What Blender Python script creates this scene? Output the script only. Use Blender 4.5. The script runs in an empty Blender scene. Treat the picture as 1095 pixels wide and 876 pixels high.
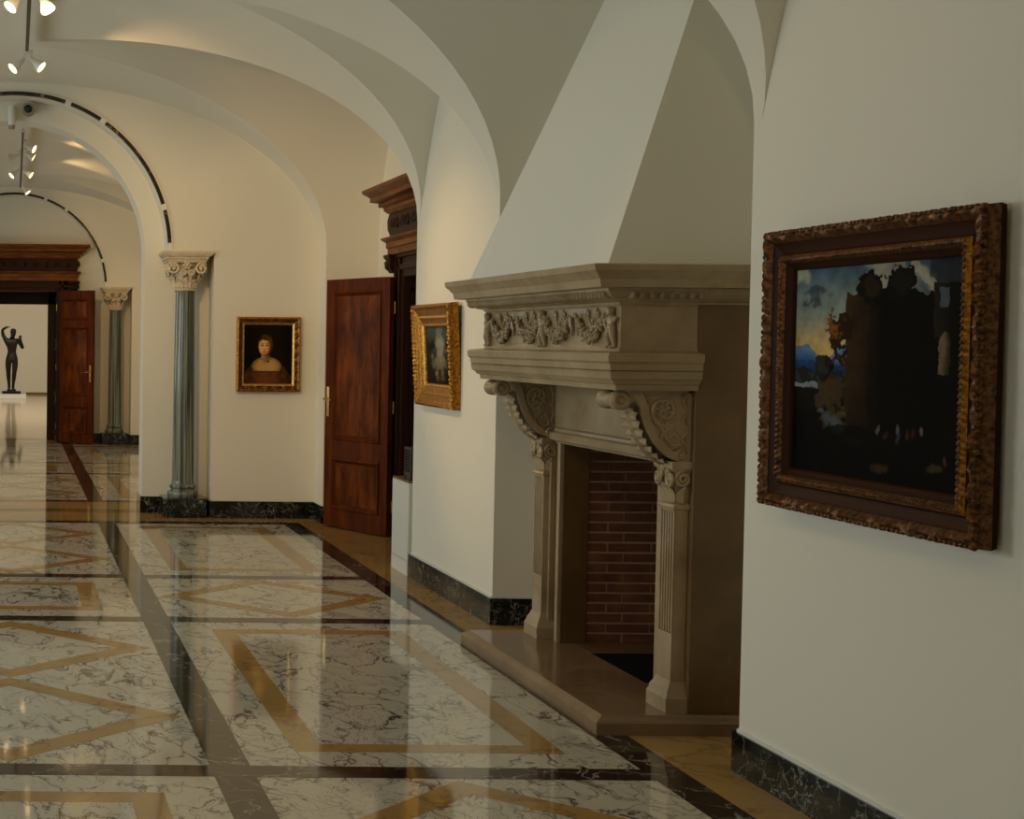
import bpy, bmesh, math, random
from math import sin, cos, pi, sqrt, radians, exp
from mathutils import Vector, Matrix, noise

random.seed(7)
SC = bpy.context.scene
COL = SC.collection

# ------------------------------------------------------------------ materials
def srgb(r, g, b):
    f = lambda v: (v / 255 / 12.92) if v / 255 <= 0.04045 else ((v / 255 + 0.055) / 1.055) ** 2.4
    return (f(r), f(g), f(b), 1.0)

def newmat(name, color=(.8, .8, .8, 1), rough=.5, metal=0.0, spec=.5):
    m = bpy.data.materials.new(name)
    m.use_nodes = True
    b = m.node_tree.nodes['Principled BSDF']
    b.inputs['Base Color'].default_value = color
    b.inputs['Roughness'].default_value = rough
    b.inputs['Metallic'].default_value = metal
    b.inputs['Specular IOR Level'].default_value = spec
    return m

class NT:
    """small helper round a node tree"""
    def __init__(s, m):
        s.m = m; s.t = m.node_tree; s.b = s.t.nodes['Principled BSDF']
        s.co = s.t.nodes.new('ShaderNodeTexCoord').outputs['Object']
    def n(s, typ, **kw):
        nd = s.t.nodes.new(typ)
        for k, v in kw.items():
            if k in nd.inputs: nd.inputs[k].default_value = v
            else: setattr(nd, k, v)
        return nd
    def l(s, a, b): s.t.links.new(a, b)
    def mapping(s, scale=(1, 1, 1), rot=(0, 0, 0), src=None):
        m = s.n('ShaderNodeMapping'); m.inputs['Scale'].default_value = scale; m.inputs['Rotation'].default_value = rot
        s.l(src or s.co, m.inputs['Vector']); return m.outputs['Vector']
    def noise(s, scale, detail=4, rough=.55, vec=None, dist=0):
        n = s.n('ShaderNodeTexNoise', Scale=scale, Detail=detail, Roughness=rough, Distortion=dist)
        s.l(vec or s.co, n.inputs['Vector']); return n
    def ramp(s, src, stops, interp='LINEAR'):
        r = s.n('ShaderNodeValToRGB'); r.color_ramp.interpolation = interp
        e = r.color_ramp.elements
        while len(e) < len(stops): e.new(.5)
        for i, (p, c) in enumerate(stops):
            e[i].position = p; e[i].color = c if len(c) == 4 else (*c, 1)
        s.l(src, r.inputs['Fac']); return r.outputs['Color']
    def mix(s, fac, a, b, blend='MIX'):
        m = s.n('ShaderNodeMix', data_type='RGBA', blend_type=blend)
        for sock, v in ((m.inputs[0], fac), (m.inputs[6], a), (m.inputs[7], b)):
            if hasattr(v, 'links') or hasattr(v, 'is_linked'): s.l(v, sock)
            else: sock.default_value = v
        return m.outputs[2]
    def math(s, op, a, b=0.0):
        m = s.n('ShaderNodeMath', operation=op)
        for sock, v in ((m.inputs[0], a), (m.inputs[1], b)):
            if hasattr(v, 'is_linked'): s.l(v, sock)
            else: sock.default_value = v
        return m.outputs[0]
    def warp(s, amt, scale, vec=None):
        n = s.noise(scale, 3, .6, vec)
        sub = s.n('ShaderNodeVectorMath', operation='SUBTRACT'); s.l(n.outputs['Color'], sub.inputs[0]); sub.inputs[1].default_value = (.5, .5, .5)
        sc = s.n('ShaderNodeVectorMath', operation='SCALE'); s.l(sub.outputs[0], sc.inputs[0]); sc.inputs['Scale'].default_value = amt
        ad = s.n('ShaderNodeVectorMath', operation='ADD'); s.l(vec or s.co, ad.inputs[0]); s.l(sc.outputs[0], ad.inputs[1])
        return ad.outputs[0]
    def edges(s, scale, vec):
        v = s.n('ShaderNodeTexVoronoi', feature='DISTANCE_TO_EDGE', Scale=scale); s.l(vec, v.inputs['Vector'])
        return v.outputs['Distance']
    def color(s, c): s.l(c, s.b.inputs['Base Color'])
    def bump(s, h, strength=.2, dist=.01):
        b = s.n('ShaderNodeBump', Strength=strength, Distance=dist); s.l(h, b.inputs['Height']); s.l(b.outputs[0], s.b.inputs['Normal'])

W1, K1 = (1, 1, 1, 1), (0, 0, 0, 1)

def veined(name, ground, ground2, vein, scale, width, rough, warp=.5, wscale=1.5, amount=1.0, stretch=(1, 1, 1), rot=(0, 0, 0), fine=True, lo=(.36, .62)):
    m = newmat(name, ground, rough); t = NT(m)
    v0 = t.mapping(stretch, rot)
    v = t.warp(warp, wscale, v0)
    v = t.warp(warp * .25, wscale * 5, v)
    d = t.edges(scale, v)
    a = t.ramp(d, [(0, W1), (width, (.35, .35, .35, 1)), (width * 2.6, K1)])
    mask = t.ramp(t.noise(scale * .55, 3, .6, v0).outputs['Fac'], [(lo[0], K1), (lo[1], W1)])
    veins = t.mix(1.0, a, mask, 'MULTIPLY')
    if fine:
        d2 = t.edges(scale * 2.7, v)
        a2 = t.ramp(d2, [(0, (.75, .75, .75, 1)), (width * 1.6, K1)])
        mask2 = t.ramp(t.noise(scale * .8, 2, .5, v).outputs['Fac'], [(lo[0] + .10, K1), (lo[1] + .05, W1)])
        veins = t.mix(1.0, veins, t.mix(1.0, a2, mask2, 'MULTIPLY'), 'ADD')
    base = t.mix(t.noise(scale * 1.1, 5, .6, v).outputs['Fac'], ground, ground2)
    t.color(t.mix(t.math('MULTIPLY', veins, amount), base, vein))
    return m

M = {}
m = M['plaster'] = newmat('white_plaster', srgb(229, 226, 212), .88, spec=.25); t = NT(m)
t.bump(t.noise(38, 5, .6).outputs['Fac'], .08, .004)
M['white_paint'] = newmat('white_satin_paint', srgb(226, 226, 218), .4)
M['white_marble'] = veined('arabescato_marble', srgb(218, 211, 192), srgb(192, 183, 162), srgb(42, 38, 38), 4.4, .024, .055, 1.0, 1.5, 1.0, (1, .62, 1), (0, 0, .4), lo=(.28, .52))
M['gold_marble'] = veined('siena_yellow_marble', srgb(190, 154, 94), srgb(156, 121, 66), srgb(96, 62, 30), 3.2, .02, .06, .6, 1.6, .7)
M['brown_marble'] = veined('dark_emperador_marble', srgb(52, 43, 31), srgb(36, 28, 20), srgb(186, 176, 158), 4.6, .013, .06, .9, 1.4, .8, fine=False)
M['black_marble'] = veined('black_green_marble', srgb(20, 24, 24), srgb(9, 11, 12), srgb(168, 176, 166), 8.5, .010, .09, .5, 3.0, 1.0)
M['hall_floor'] = veined('pale_hall_stone', srgb(205, 188, 160), srgb(190, 172, 144), srgb(150, 130, 104), 1.2, .01, .10, .6, 1.0, .5)
m = M['column_marble'] = newmat('green_column_marble', srgb(60, 74, 66), .14); t = NT(m)
v = t.warp(.10, 2.0, t.mapping((9, 9, .16)))
n = t.noise(1.3, 6, .6, v)
c = t.ramp(n.outputs['Fac'], [(.30, srgb(40, 50, 48)), (.42, srgb(84, 96, 92)), (.50, srgb(146, 152, 138)), (.56, srgb(60, 68, 62)), (.64, srgb(112, 116, 100)), (.8, srgb(164, 160, 134))])  # pale upright streaks put window reflections into the marble colour
t.color(c)
def stone(name, c1, c2, rough, sc=3.0, dirt=None):
    m = newmat(name, c1, rough); t = NT(m)
    n = t.noise(sc, 6, .62, t.warp(.3, 1.5))
    c = t.mix(t.ramp(n.outputs['Fac'], [(.35, K1), (.68, W1)]), c1, c2)
    if dirt:
        c = t.mix(t.ramp(t.noise(sc * .6, 5, .65).outputs['Fac'], [(.58, K1), (.74, (.7, .7, .7, 1))]), c, dirt)
    t.color(c)
    t.bump(t.noise(sc * 22, 4, .6).outputs['Fac'], .10, .003)
    return m
M['limestone'] = stone('grey_beige_limestone', srgb(176, 157, 124), srgb(152, 131, 98), .26, 4, srgb(130, 105, 70))
M['tan_stone'] = stone('brown_tinted_stone', srgb(122, 96, 60), srgb(98, 75, 44), .36, 2.2, srgb(86, 64, 36))
M['hearth_stone'] = stone('polished_hearth_stone', srgb(140, 114, 86), srgb(118, 92, 66), .16, 2.0)
M['capital_stone'] = stone('carved_cream_stone', srgb(222, 210, 186), srgb(200, 184, 156), .6, 9)
m = M['wood'] = newmat('mahogany', srgb(92, 34, 12), .5, spec=.09); t = NT(m)
v = t.warp(.25, 2.2, t.mapping((5, 5, .7)))
n = t.noise(3.0, 7, .62, v)
t.color(t.ramp(n.outputs['Fac'], [(.3, srgb(60, 22, 2)), (.5, srgb(84, 36, 3)), (.72, srgb(106, 51, 7))]))
m = M['panel_wood'] = newmat('figured_mahogany', srgb(92, 34, 12), .45, spec=.09); t = NT(m)
v = t.warp(.5, 1.8, t.mapping((4, 4, 1.1)))
n = t.noise(2.4, 7, .62, v)
t.color(t.ramp(n.outputs['Fac'], [(.3, srgb(42, 14, 1)), (.48, srgb(86, 38, 3)), (.7, srgb(124, 65, 11))]))
m = M['oak'] = newmat('carved_brown_oak', srgb(110, 62, 26), .5, spec=.2); t = NT(m)
n = t.noise(4, 6, .6, t.warp(.2, 3, t.mapping((1.2, 1.2, 6))))
t.color(t.ramp(n.outputs['Fac'], [(.3, srgb(84, 42, 12)), (.7, srgb(134, 80, 32))]))
M['dark_oak'] = newmat('dark_carved_oak', srgb(46, 22, 8), .55, spec=.2)
def gilt(name, c1, c2, rough, metal=.75):
    m = newmat(name, c1, rough, metal); t = NT(m)
    n = t.noise(60, 4, .6)
    t.color(t.mix(t.ramp(n.outputs['Fac'], [(.38, K1), (.64, W1)]), c1, c2))
    return m
M['gilt'] = gilt('bright_gilding', srgb(196, 136, 42), srgb(116, 66, 16), .34)
M['gilt_pale'] = gilt('pale_gilt_slip', srgb(226, 190, 110), srgb(190, 140, 66), .32)
M['gilt_dark'] = gilt('worn_bronze_gilding', srgb(124, 82, 42), srgb(50, 27, 14), .42, .6)
M['frame_brown'] = newmat('dark_brown_frame_wood', srgb(52, 26, 12), .5, spec=.1)
M['brass'] = newmat('polished_brass', srgb(220, 186, 110), .22, 1.0)
M['bronze'] = newmat('dark_bronze', srgb(34, 30, 26), .4, .55)
M['black'] = newmat('soot_black', srgb(10, 9, 8), .95, spec=.1)
M['black_metal'] = newmat('dark_grille_metal', srgb(52, 48, 46), .45, .4)
M['black_plastic'] = newmat('black_plastic', srgb(16, 16, 16), .35)
M['grey_metal'] = newmat('grey_track_metal', srgb(150, 148, 142), .4, .5)
m = M['brick'] = newmat('firebox_brick', srgb(140, 66, 42), .85); t = NT(m)
n = t.noise(9, 5, .65)
t.color(t.ramp(n.outputs['Fac'], [(.3, srgb(92, 56, 42)), (.55, srgb(126, 78, 58)), (.75, srgb(146, 98, 74))]))
t.bump(t.noise(60, 4).outputs['Fac'], .3, .004)
M['mortar'] = newmat('pale_mortar', srgb(190, 174, 142), .95)
m = M['bulb'] = newmat('lit_lamp_glass', W1, .4)
m.node_tree.nodes['Principled BSDF'].inputs['Emission Color'].default_value = srgb(255, 214, 158)
m.node_tree.nodes['Principled BSDF'].inputs['Emission Strength'].default_value = 14.0
m = M['paint'] = newmat('oil_paint', (.1, .1, .1, 1), .7, spec=.05); t = NT(m)
a = t.n('ShaderNodeAttribute', attribute_name='Col'); t.color(a.outputs['Color'])
t.bump(t.noise(150, 3).outputs['Fac'], .05, .002)

# ------------------------------------------------------------------ mesh builder
def mapX(x0, y0, z0=0, sgn=-1):
    """local a (width) -> y, b (outwards) -> sgn*x, c -> z"""
    return lambda a, b, c: (x0 + sgn * b, y0 + a, z0 + c)
def mapY(x0, y0, z0=0):
    """local a -> x, b outwards -> -y, c -> z"""
    return lambda a, b, c: (x0 + a, y0 - b, z0 + c)
IDENT = lambda a, b, c: (a, b, c)

class MB:
    def __init__(s, T=IDENT):
        s.v = []; s.f = []; s.mi = []; s.T = T
    def add(s, vs, fs, mi=0):
        o = len(s.v)
        s.v += [s.T(*p) for p in vs]
        for f in fs:
            s.f.append([o + i for i in f]); s.mi.append(mi)
    def box(s, a0, a1, b0, b1, c0, c1, mi=0):
        vs = [(a, b, c) for a in (a0, a1) for b in (b0, b1) for c in (c0, c1)]
        s.add(vs, [(0, 1, 3, 2), (4, 6, 7, 5), (0, 4, 5, 1), (2, 3, 7, 6), (0, 2, 6, 4), (1, 5, 7, 3)], mi)
    def quad(s, p0, p1, p2, p3, mi=0): s.add([p0, p1, p2, p3], [(0, 1, 2, 3)], mi)
    def rings(s, R, mi=0, closed=True, cap=True):
        """loft a list of equal rings of points"""
        n = len(R[0]); vs = [p for r in R for p in r]; fs = []
        for i in range(len(R) - 1):
            for j in range(n if closed else n - 1):
                k = (j + 1) % n
                fs.append((i * n + j, i * n + k, (i + 1) * n + k, (i + 1) * n + j))
        if cap:
            fs.append(tuple(range(n))); fs.append(tuple((len(R) - 1) * n + j for j in range(n)))
        s.add(vs, fs, mi)
    def lathe(s, prof, cx=0, cy=0, n=32, mi=0, cap=True):
        s.rings([[(cx + r * cos(2 * pi * k / n), cy + r * sin(2 * pi * k / n), z) for k in range(n)] for r, z in prof], mi, True, cap)
    def tube(s, path, rad, n=8, mi=0, flat=1.0):
        P = [Vector(p) for p in path]; R = []
        up = Vector((0.123, 0.31, 0.94)).normalized()
        for i, p in enumerate(P):
            d = (P[min(i + 1, len(P) - 1)] - P[max(i - 1, 0)])
            d = d.normalized() if d.length > 1e-9 else Vector((0, 0, 1))
            u = (up - d * up.dot(d))
            u = u.normalized() if u.length > 1e-3 else d.orthogonal().normalized()
            up = u
            w = d.cross(u); r = rad[i] if isinstance(rad, (list, tuple)) else rad
            R.append([tuple(p + (u * cos(2 * pi * k / n) + w * sin(2 * pi * k / n)) * r) for k in range(n)])
        if flat != 1.0:
            R = [[(q[0], P[i][1] + (q[1] - P[i][1]) * flat, q[2]) for q in r] for i, r in enumerate(R)]
        s.rings(R, mi)
    def ball(s, c, r, n=10, m=6, mi=0, rot=None):
        r = (r, r, r) if not isinstance(r, (tuple, list)) else r
        R = []
        for i in range(m + 1):
            th = pi * (i + .0) / m
            th = min(max(th, .06), pi - .06)
            ring = []
            for k in range(n):
                q = Vector((r[0] * sin(th) * cos(2 * pi * k / n), r[1] * sin(th) * sin(2 * pi * k / n), r[2] * cos(th)))
                if rot is not None: q = rot @ q
                ring.append((c[0] + q.x, c[1] + q.y, c[2] + q.z))
            R.append(ring)
        s.rings(R, mi)
    def prism(s, poly, f, d0, d1, mi=0):
        """extrude 2-D polygon; f(u, v, d) -> (a, b, c)"""
        n = len(poly)
        vs = [f(u, v, d0) for u, v in poly] + [f(u, v, d1) for u, v in poly]
        fs = [tuple(range(n)), tuple(range(2 * n - 1, n - 1, -1))] + [(i, (i + 1) % n, n + (i + 1) % n, n + i) for i in range(n)]
        s.add(vs, fs, mi)
    def mold3(s, prof, w, b0, back=0.0, mi=0, cap=True):
        """moulding running round three sides: local a in [-w, w], projecting b0; prof = (p, c)"""
        R = [[(-w - p, back, c), (-w - p, b0 + p, c), (w + p, b0 + p, c), (w + p, back, c)] for p, c in prof]
        s.rings(R, mi, True, cap)
    def build(s, name, mats, parent=None, loc=None, rot=None, angle=32, bevel=0, sub=0, recalc=True, **props):
        me = bpy.data.meshes.new(name)
        me.from_pydata(s.v, [], s.f)
        for mm in (mats if isinstance(mats, (list, tuple)) else [mats]): me.materials.append(M[mm] if isinstance(mm, str) else mm)
        me.polygons.foreach_set('material_index', s.mi)
        if recalc:
            bm = bmesh.new(); bm.from_mesh(me)
            bmesh.ops.remove_doubles(bm, verts=bm.verts, dist=1e-5)
            bmesh.ops.recalc_face_normals(bm, faces=bm.faces); bm.to_mesh(me); bm.free()
        me.polygons.foreach_set('use_smooth', [True] * len(me.polygons))
        me.set_sharp_from_angle(angle=radians(angle))
        o = bpy.data.objects.new(name, me); COL.objects.link(o)
        if parent is not None: o.parent = parent
        if loc is not None: o.location = loc
        if rot is not None: o.rotation_euler = rot
        if bevel:
            b = o.modifiers.new('edge', 'BEVEL'); b.width = bevel; b.segments = 2; b.limit_method = 'ANGLE'; b.angle_limit = radians(40)
        if sub:
            b = o.modifiers.new('smooth', 'SUBSURF'); b.levels = sub; b.render_levels = sub
        for k, v in props.items(): o[k] = v
        return o

def empty(name, loc=(0, 0, 0), rz=0.0, **props):
    o = bpy.data.objects.new(name, None); COL.objects.link(o)
    o.location = loc; o.rotation_euler = (0, 0, rz); o.empty_display_size = .1
    for k, v in props.items(): o[k] = v
    return o
def thing(name, label, cat, group=None, loc=(0, 0, 0), rz=0.0):
    o = empty(name, loc, rz, label=label, category=cat)
    if group: o['group'] = group
    return o
def tag(o, label, cat, group=None):
    o['label'] = label; o['category'] = cat
    if group: o['group'] = group
    return o

# ------------------------------------------------------------------ layout (metres; the gallery runs along +Y, camera over the origin)
WX = 2.735           # pier faces of the side walls
NX = 3.19            # niche back walls
SP, RI = 2.42, 1.47  # springing height and rise of the vault
ROOM1 = dict(y0=-3.8, y1=13.90, niches=[(-3.8, -.82), (.96, 3.95), (5.74, 8.72), (10.50, 13.53)], piers=[(-.82, .96), (3.95, 5.74), (8.72, 10.50), (13.53, 13.90)])
ROOM2 = dict(y0=14.99, y1=23.45, niches=[(15.25, 18.32), (20.1, 23.15)], piers=[(14.99, 15.25), (18.32, 20.1), (23.15, 23.45)])

# ---- ceiling: elliptical tunnel vault with groined bays over the niches and small lunettes over the piers
def Mz(x): return SP + RI * sqrt(max(0, 1 - (x / WX) ** 2))
def lunette(u, x, shape):
    k, wall_crown = shape
    crown = 3.71 + (x - 1.31) / (WX - 1.31) * (wall_crown - 3.71)
    return SP + (crown - SP) * (1 - min(1, abs(u)) ** k)
def lun_xg(u, shape):
    lo, hi = 0.0, WX
    for _ in range(50):
        mid = (lo + hi) / 2
        if Mz(mid) > lunette(u, mid, shape): lo = mid
        else: hi = mid
    return hi
def vault(room, name):
    mb = MB(); NA = 26
    rows = []
    for (a, b) in sorted(room['niches'] + room['piers']):
        n = 1 if b - a < .5 else 44
        kind = 'n' if (a, b) in room['niches'] else ('p' if n > 1 else 's')
        cs = [a + (b - a) * (.5 - .5 * cos(pi * i / n)) for i in range(n + 1)] if n > 1 else [a, b]
        mid, half = (a + b) / 2, (b - a) / 2
        shape = (3.0, 3.32) if b < 8 else (2.0, 3.42)
        main, side = [], {1: [], -1: []}
        for y in cs:
            u = abs(y - mid) / (half - (.06 if kind == 'p' else 0))
            u = min(1, u)
            if kind == 'n': xg = WX * u
            elif kind == 'p': xg = lun_xg(u, shape)
            else: xg = WX
            th = math.asin(min(1, xg / WX))
            main.append([(WX * sin(th * k / NA), y, SP + RI * cos(th * k / NA)) for k in range(-NA, NA + 1)])
            for sg in (1, -1):
                row = []
                for k in range(9):
                    xe = NX + .02 if kind == 'n' else WX + .005
                    x = xg + (xe - xg) * k / 8
                    if k == 0: z = Mz(xg)
                    else: z = (SP + RI * sqrt(max(0, 1 - u * u))) if kind == 'n' else lunette(u, x, shape)
                    row.append((sg * x, y, z))
                side[sg].append(row)
        mb.rings(main, 0, False, False)
        if kind != 's':
            for sg in (1, -1): mb.rings(side[sg], 0, False, False)
    me_o = mb.build(name, 'plaster', recalc=False, kind='structure', angle=30)
    bm = bmesh.new(); bm.from_mesh(me_o.data)
    bmesh.ops.dissolve_degenerate(bm, dist=1e-5, edges=bm.edges); bm.to_mesh(me_o.data); bm.free()
    me_o.data.polygons.foreach_set('use_smooth', [True] * len(me_o.data.polygons))
    return me_o
vault(ROOM1, 'ceiling')
vault(ROOM2, 'ceiling_far_room')

# ---- side walls
def rect_hole(mb, x, y0, y1, z0, z1, hole):
    if not hole:
        mb.quad((x, y0, z0), (x, y1, z0), (x, y1, z1), (x, y0, z1)); return
    a, b, c, d = hole
    for (p, q, r, s_) in ((y0, a, z0, z1), (b, y1, z0, z1), (a, b, z0, c), (a, b, d, z1)):
        if q - p > 1e-6 and s_ - r > 1e-6: mb.quad((x, p, r), (x, q, r), (x, q, s_), (x, p, s_))
def side_wall(rooms, sg, name, holes, depth):
    mb = MB(); top = 4.05
    for room in rooms:
        for (a, b) in room['piers']: rect_hole(mb, sg * WX, a, b, 0, top, None)
        for (a, b) in room['niches']:
            h = holes.get((a, b))
            rect_hole(mb, sg * NX, a, b, 0, top, h)
            for y in (a, b): mb.quad((sg * WX, y, 0), (sg * NX, y, 0), (sg * NX, y, top), (sg * WX, y, top))
            if h:   # reveal of the opening
                xo = sg * (NX + depth); p, q, r, s_ = h
                for (y, z, y2, z2) in ((p, r, p, s_), (q, r, q, s_), (p, s_, q, s_), (p, r, q, r)):
                    mb.quad((sg * NX, y, z), (xo, y, z), (xo, y2, z2), (sg * NX, y2, z2))
    return mb.build(name, 'plaster', kind='structure')
FY = 7.215           # fireplace centre line
DY = 11.93           # side door centre line
side_wall([ROOM1, ROOM2], 1, 'wall_right', {(5.74, 8.72): (FY - .80, FY + .80, 0, 1.30), (10.50, 13.53): (DY - .64, DY + .64, 0, 2.16)}, .02)
WIN = {}
for rm in (ROOM1, ROOM2):
    for (a, b) in rm['niches']:
        mid = (a + b) / 2; WIN[(a, b)] = (mid - .85, mid + .85, .85, 2.95)
side_wall([ROOM1, ROOM2], -1, 'wall_left', WIN, .30)
mb = MB(); mb.quad((-NX, -3.8, 0), (NX, -3.8, 0), (NX, -3.8, 4.05), (-NX, -3.8, 4.05)); mb.build('wall_back', 'plaster', kind='structure')

# windows of the left wall
for i, (k, h) in enumerate(sorted(WIN.items())):
    w, hh = (h[1] - h[0]) / 2, h[3] - h[2]
    mb = MB(mapX(-NX - .16, (h[0] + h[1]) / 2, h[2], 1))
    for (a0, a1, c0, c1) in ((-w, -w + .07, 0, hh), (w - .07, w, 0, hh), (-w, w, 0, .07), (-w, w, hh - .07, hh), (-.04, .04, 0, hh), (-w, w, hh * .68, hh * .68 + .05)):
        mb.box(a0, a1, 0, .06, c0, c1)
    mb.build('window_%d' % (i + 1), 'white_paint', kind='structure', bevel=.006)

# ---- the two arched cross walls
R1, R2, ZS = 1.385, 1.205, 2.395
def arch_poly(r, half, top, zs, jamb, n=40):
    """right + left outline of a wall with an arched opening; jamb = half width below the springing"""
    P = [(jamb, 0), (half, 0), (half, top), (-half, top), (-half, 0), (-jamb, 0), (-jamb, zs)]
    if jamb != r: P.append((-r, zs))
    for i in range(1, n): P.append((-r * cos(pi * i / n), zs + r * sin(pi * i / n)))
    if jamb != r: P.append((r, zs))
    P.append((jamb, zs))
    return P
YA, YB, YC_, YD = 13.88, 14.24, 14.62, 14.99
def xz(u, v, d): return (u, d, v)
mb = MB()
mb.prism(arch_poly(R1, 3.3, 4.1, ZS, 1.80), xz, YA, YB)
mb.prism(arch_poly(R2, 3.3, 4.1, ZS, R2), xz, YB, YC_)
mb.prism(arch_poly(R1, 3.3, 4.1, ZS, 1.80), xz, YC_, YD)
mb.build('wall_end', 'plaster', kind='structure', angle=25)
YE, YF, YG = 23.43, 23.80, 24.50
mb = MB()
mb.prism(arch_poly(R1, 3.3, 4.1, ZS, 1.80), xz, YE, YF)
mb.prism([(.72, 0), (3.3, 0), (3.3, 4.3), (-3.3, 4.3), (-3.3, 0), (-.72, 0), (-.72, 2.42), (.72, 2.42)], xz, YF, YG)
mb.build('wall_far', 'plaster', kind='structure', angle=25)

def arch_ring(y, name):
    mb = MB()
    def seg(a0, a1, r0, r1, d0, d1, mi):
        n = max(2, int(abs(a1 - a0) / 2))
        R = []
        for i in range(n + 1):
            a = radians(a0 + (a1 - a0) * i / n)
            R.append([(r * sin(a), d, ZS + r * cos(a)) for r, d in ((r0, d0), (r1, d0), (r1, d1), (r0, d1))])
        mb.rings(R, mi)
    seg(-89, 89, R1 + .028, R1 + .040, y - .012, y + .004, 1)
    cuts = [-88, -73.6, -34.3, -19.8, 19.8, 34.3, 73.6, 88]
    for a, b in zip(cuts, cuts[1:]): seg(a + 1.1, b - 1.1, R1 - .004, R1 + .029, y - .014, y + .03, 0)
    for c in cuts[1:-1]: seg(c - 1.1, c + 1.1, R1 - .005, R1 + .036, y - .017, y + .03, 1)
    return mb.build(name, ['brown_marble', 'white_paint'], kind='structure')
arch_ring(YA, 'trim_1'); arch_ring(YE, 'trim_2')

# ---- baseboards (black marble)
BH, BT = .152, .018
def base_run(mb, pts):
    """boxes along a plan polyline on the +X side; walls lie to the outside"""
    for (x0, y0), (x1, y1) in pts:
        mb.box(min(x0, x1), max(x0, x1), min(y0, y1), max(y0, y1), 0, BH)
        mb.box(min(x0, x1) + .008, max(x0, x1), min(y0, y1), max(y0, y1), BH, BH + .01, 1)
mb = MB(); mbl = MB()
for room in (ROOM1, ROOM2):
    for (a, b) in room['piers']:
        aa = a - (BT if a > room['y0'] else 0); bb = b + (BT if b < room['y1'] - .01 else 0)
        mbl.box(-WX, -WX + BT, aa, bb, 0, BH)
        mb.box(WX - BT, WX, aa, bb, 0, BH); mb.box(WX - .009, WX, a, b, BH, BH + .012, 1)
    for (a, b) in room['niches']:
        mbl.box(-NX, -WX, a, a + BT, 0, BH); mbl.box(-NX, -WX, b - BT, b, 0, BH); mbl.box(-NX, -NX + BT, a, b, 0, BH)
        for (p, q) in ((a, a + BT), (b - BT, b)):
            mb.box(WX, NX, p, q, 0, BH); mb.box(WX, NX, p + (0 if p == a else .009), q - (.009 if p == a else 0), BH, BH + .012, 1)
        if (a, b) == (5.74, 8.72):
            mb.box(NX - BT, NX, a, FY - .95, 0, BH); mb.box(NX - BT, NX, FY + .95, b, 0, BH)
        elif (a, b) == (10.50, 13.53):
            mb.box(NX - BT, NX, a, DY - .86, 0, BH); mb.box(NX - BT, NX, DY + .86, b, 0, BH)
        else: mb.box(NX - BT, NX, a, b, 0, BH)
mb.build('baseboard_right', ['black_marble', 'white_paint'], kind='structure', angle=30)
mbl.build('baseboard_left', 'black_marble', kind='structure')
mb = MB()
for sg in (1, -1):
    def bx(x0, x1, y0, y1): mb.box(min(sg * x0, sg * x1), max(sg * x0, sg * x1), y0, y1, 0, BH)
    bx(1.80 - BT, WX, YA - BT, YA); bx(1.80 - BT, 1.80, YA, YB - BT)
    bx(R2 - BT, 1.80, YB - BT, YB); bx(R2 - BT, R2, YB, YC_)
    bx(R2 - BT, 1.80, YC_, YC_ + BT); bx(1.80 - BT, 1.80, YC_ + BT, YD); bx(1.80 - BT, WX, YD, YD + BT)
mb.build('baseboard_end', 'black_marble', kind='structure')
mb = MB()
for sg in (1, -1):
    def bx(x0, x1, y0, y1): mb.box(min(sg * x0, sg * x1), max(sg * x0, sg * x1), y0, y1, 0, BH)
    bx(1.80 - BT, WX, YE - BT, YE); bx(1.80 - BT, 1.80, YE, YF - BT); bx(1.0, 1.80, YF - BT, YF)
mb.build('baseboard_far', 'black_marble', kind='structure')

# ------------------------------------------------------------------ floor: inlaid marble
FL = MB(); E_ = .0004
WM, GM, BM_ = 0, 1, 2
def fpoly(pts, lvl, mi): FL.add([(x, y, lvl * E_) for x, y in pts], [tuple(range(len(pts)))], mi)
def frect(x0, x1, y0, y1, lvl, mi): fpoly([(x0, y0), (x1, y0), (x1, y1), (x0, y1)], lvl, mi)
def fring(P, Q, lvl, mi):
    n = len(P)
    for i in range(n):
        j = (i + 1) % n; fpoly([P[i], P[j], Q[j], Q[i]], lvl, mi)
def rect_inlay(x0, x1, y0, y1, mar=.205, bw=.122):
    P = [(x0 + mar, y0 + mar), (x1 - mar, y0 + mar), (x1 - mar, y1 - mar), (x0 + mar, y1 - mar)]
    k = mar + bw
    Q = [(x0 + k, y0 + k), (x1 - k, y0 + k), (x1 - k, y1 - k), (x0 + k, y1 - k)]
    fring(P, Q, 1, GM)
def dia_inlay(x0, x1, y0, y1, bw=.125, g=.02):
    cx, cy, rx, ry = (x0 + x1) / 2, (y0 + y1) / 2, (x1 - x0) / 2 - g, (y1 - y0) / 2 - g
    P = [(cx, cy - ry), (cx + rx, cy), (cx, cy + ry), (cx - rx, cy)]
    s = 1 - bw * sqrt(rx * rx + ry * ry) / (rx * ry)
    Q = [(cx + (x - cx) * s, cy + (y - cy) * s) for x, y in P]
    fring(P, Q, 1, GM)
XA0, XA1, XB0, XB1 = .754, .908, 2.376, 2.526
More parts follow.
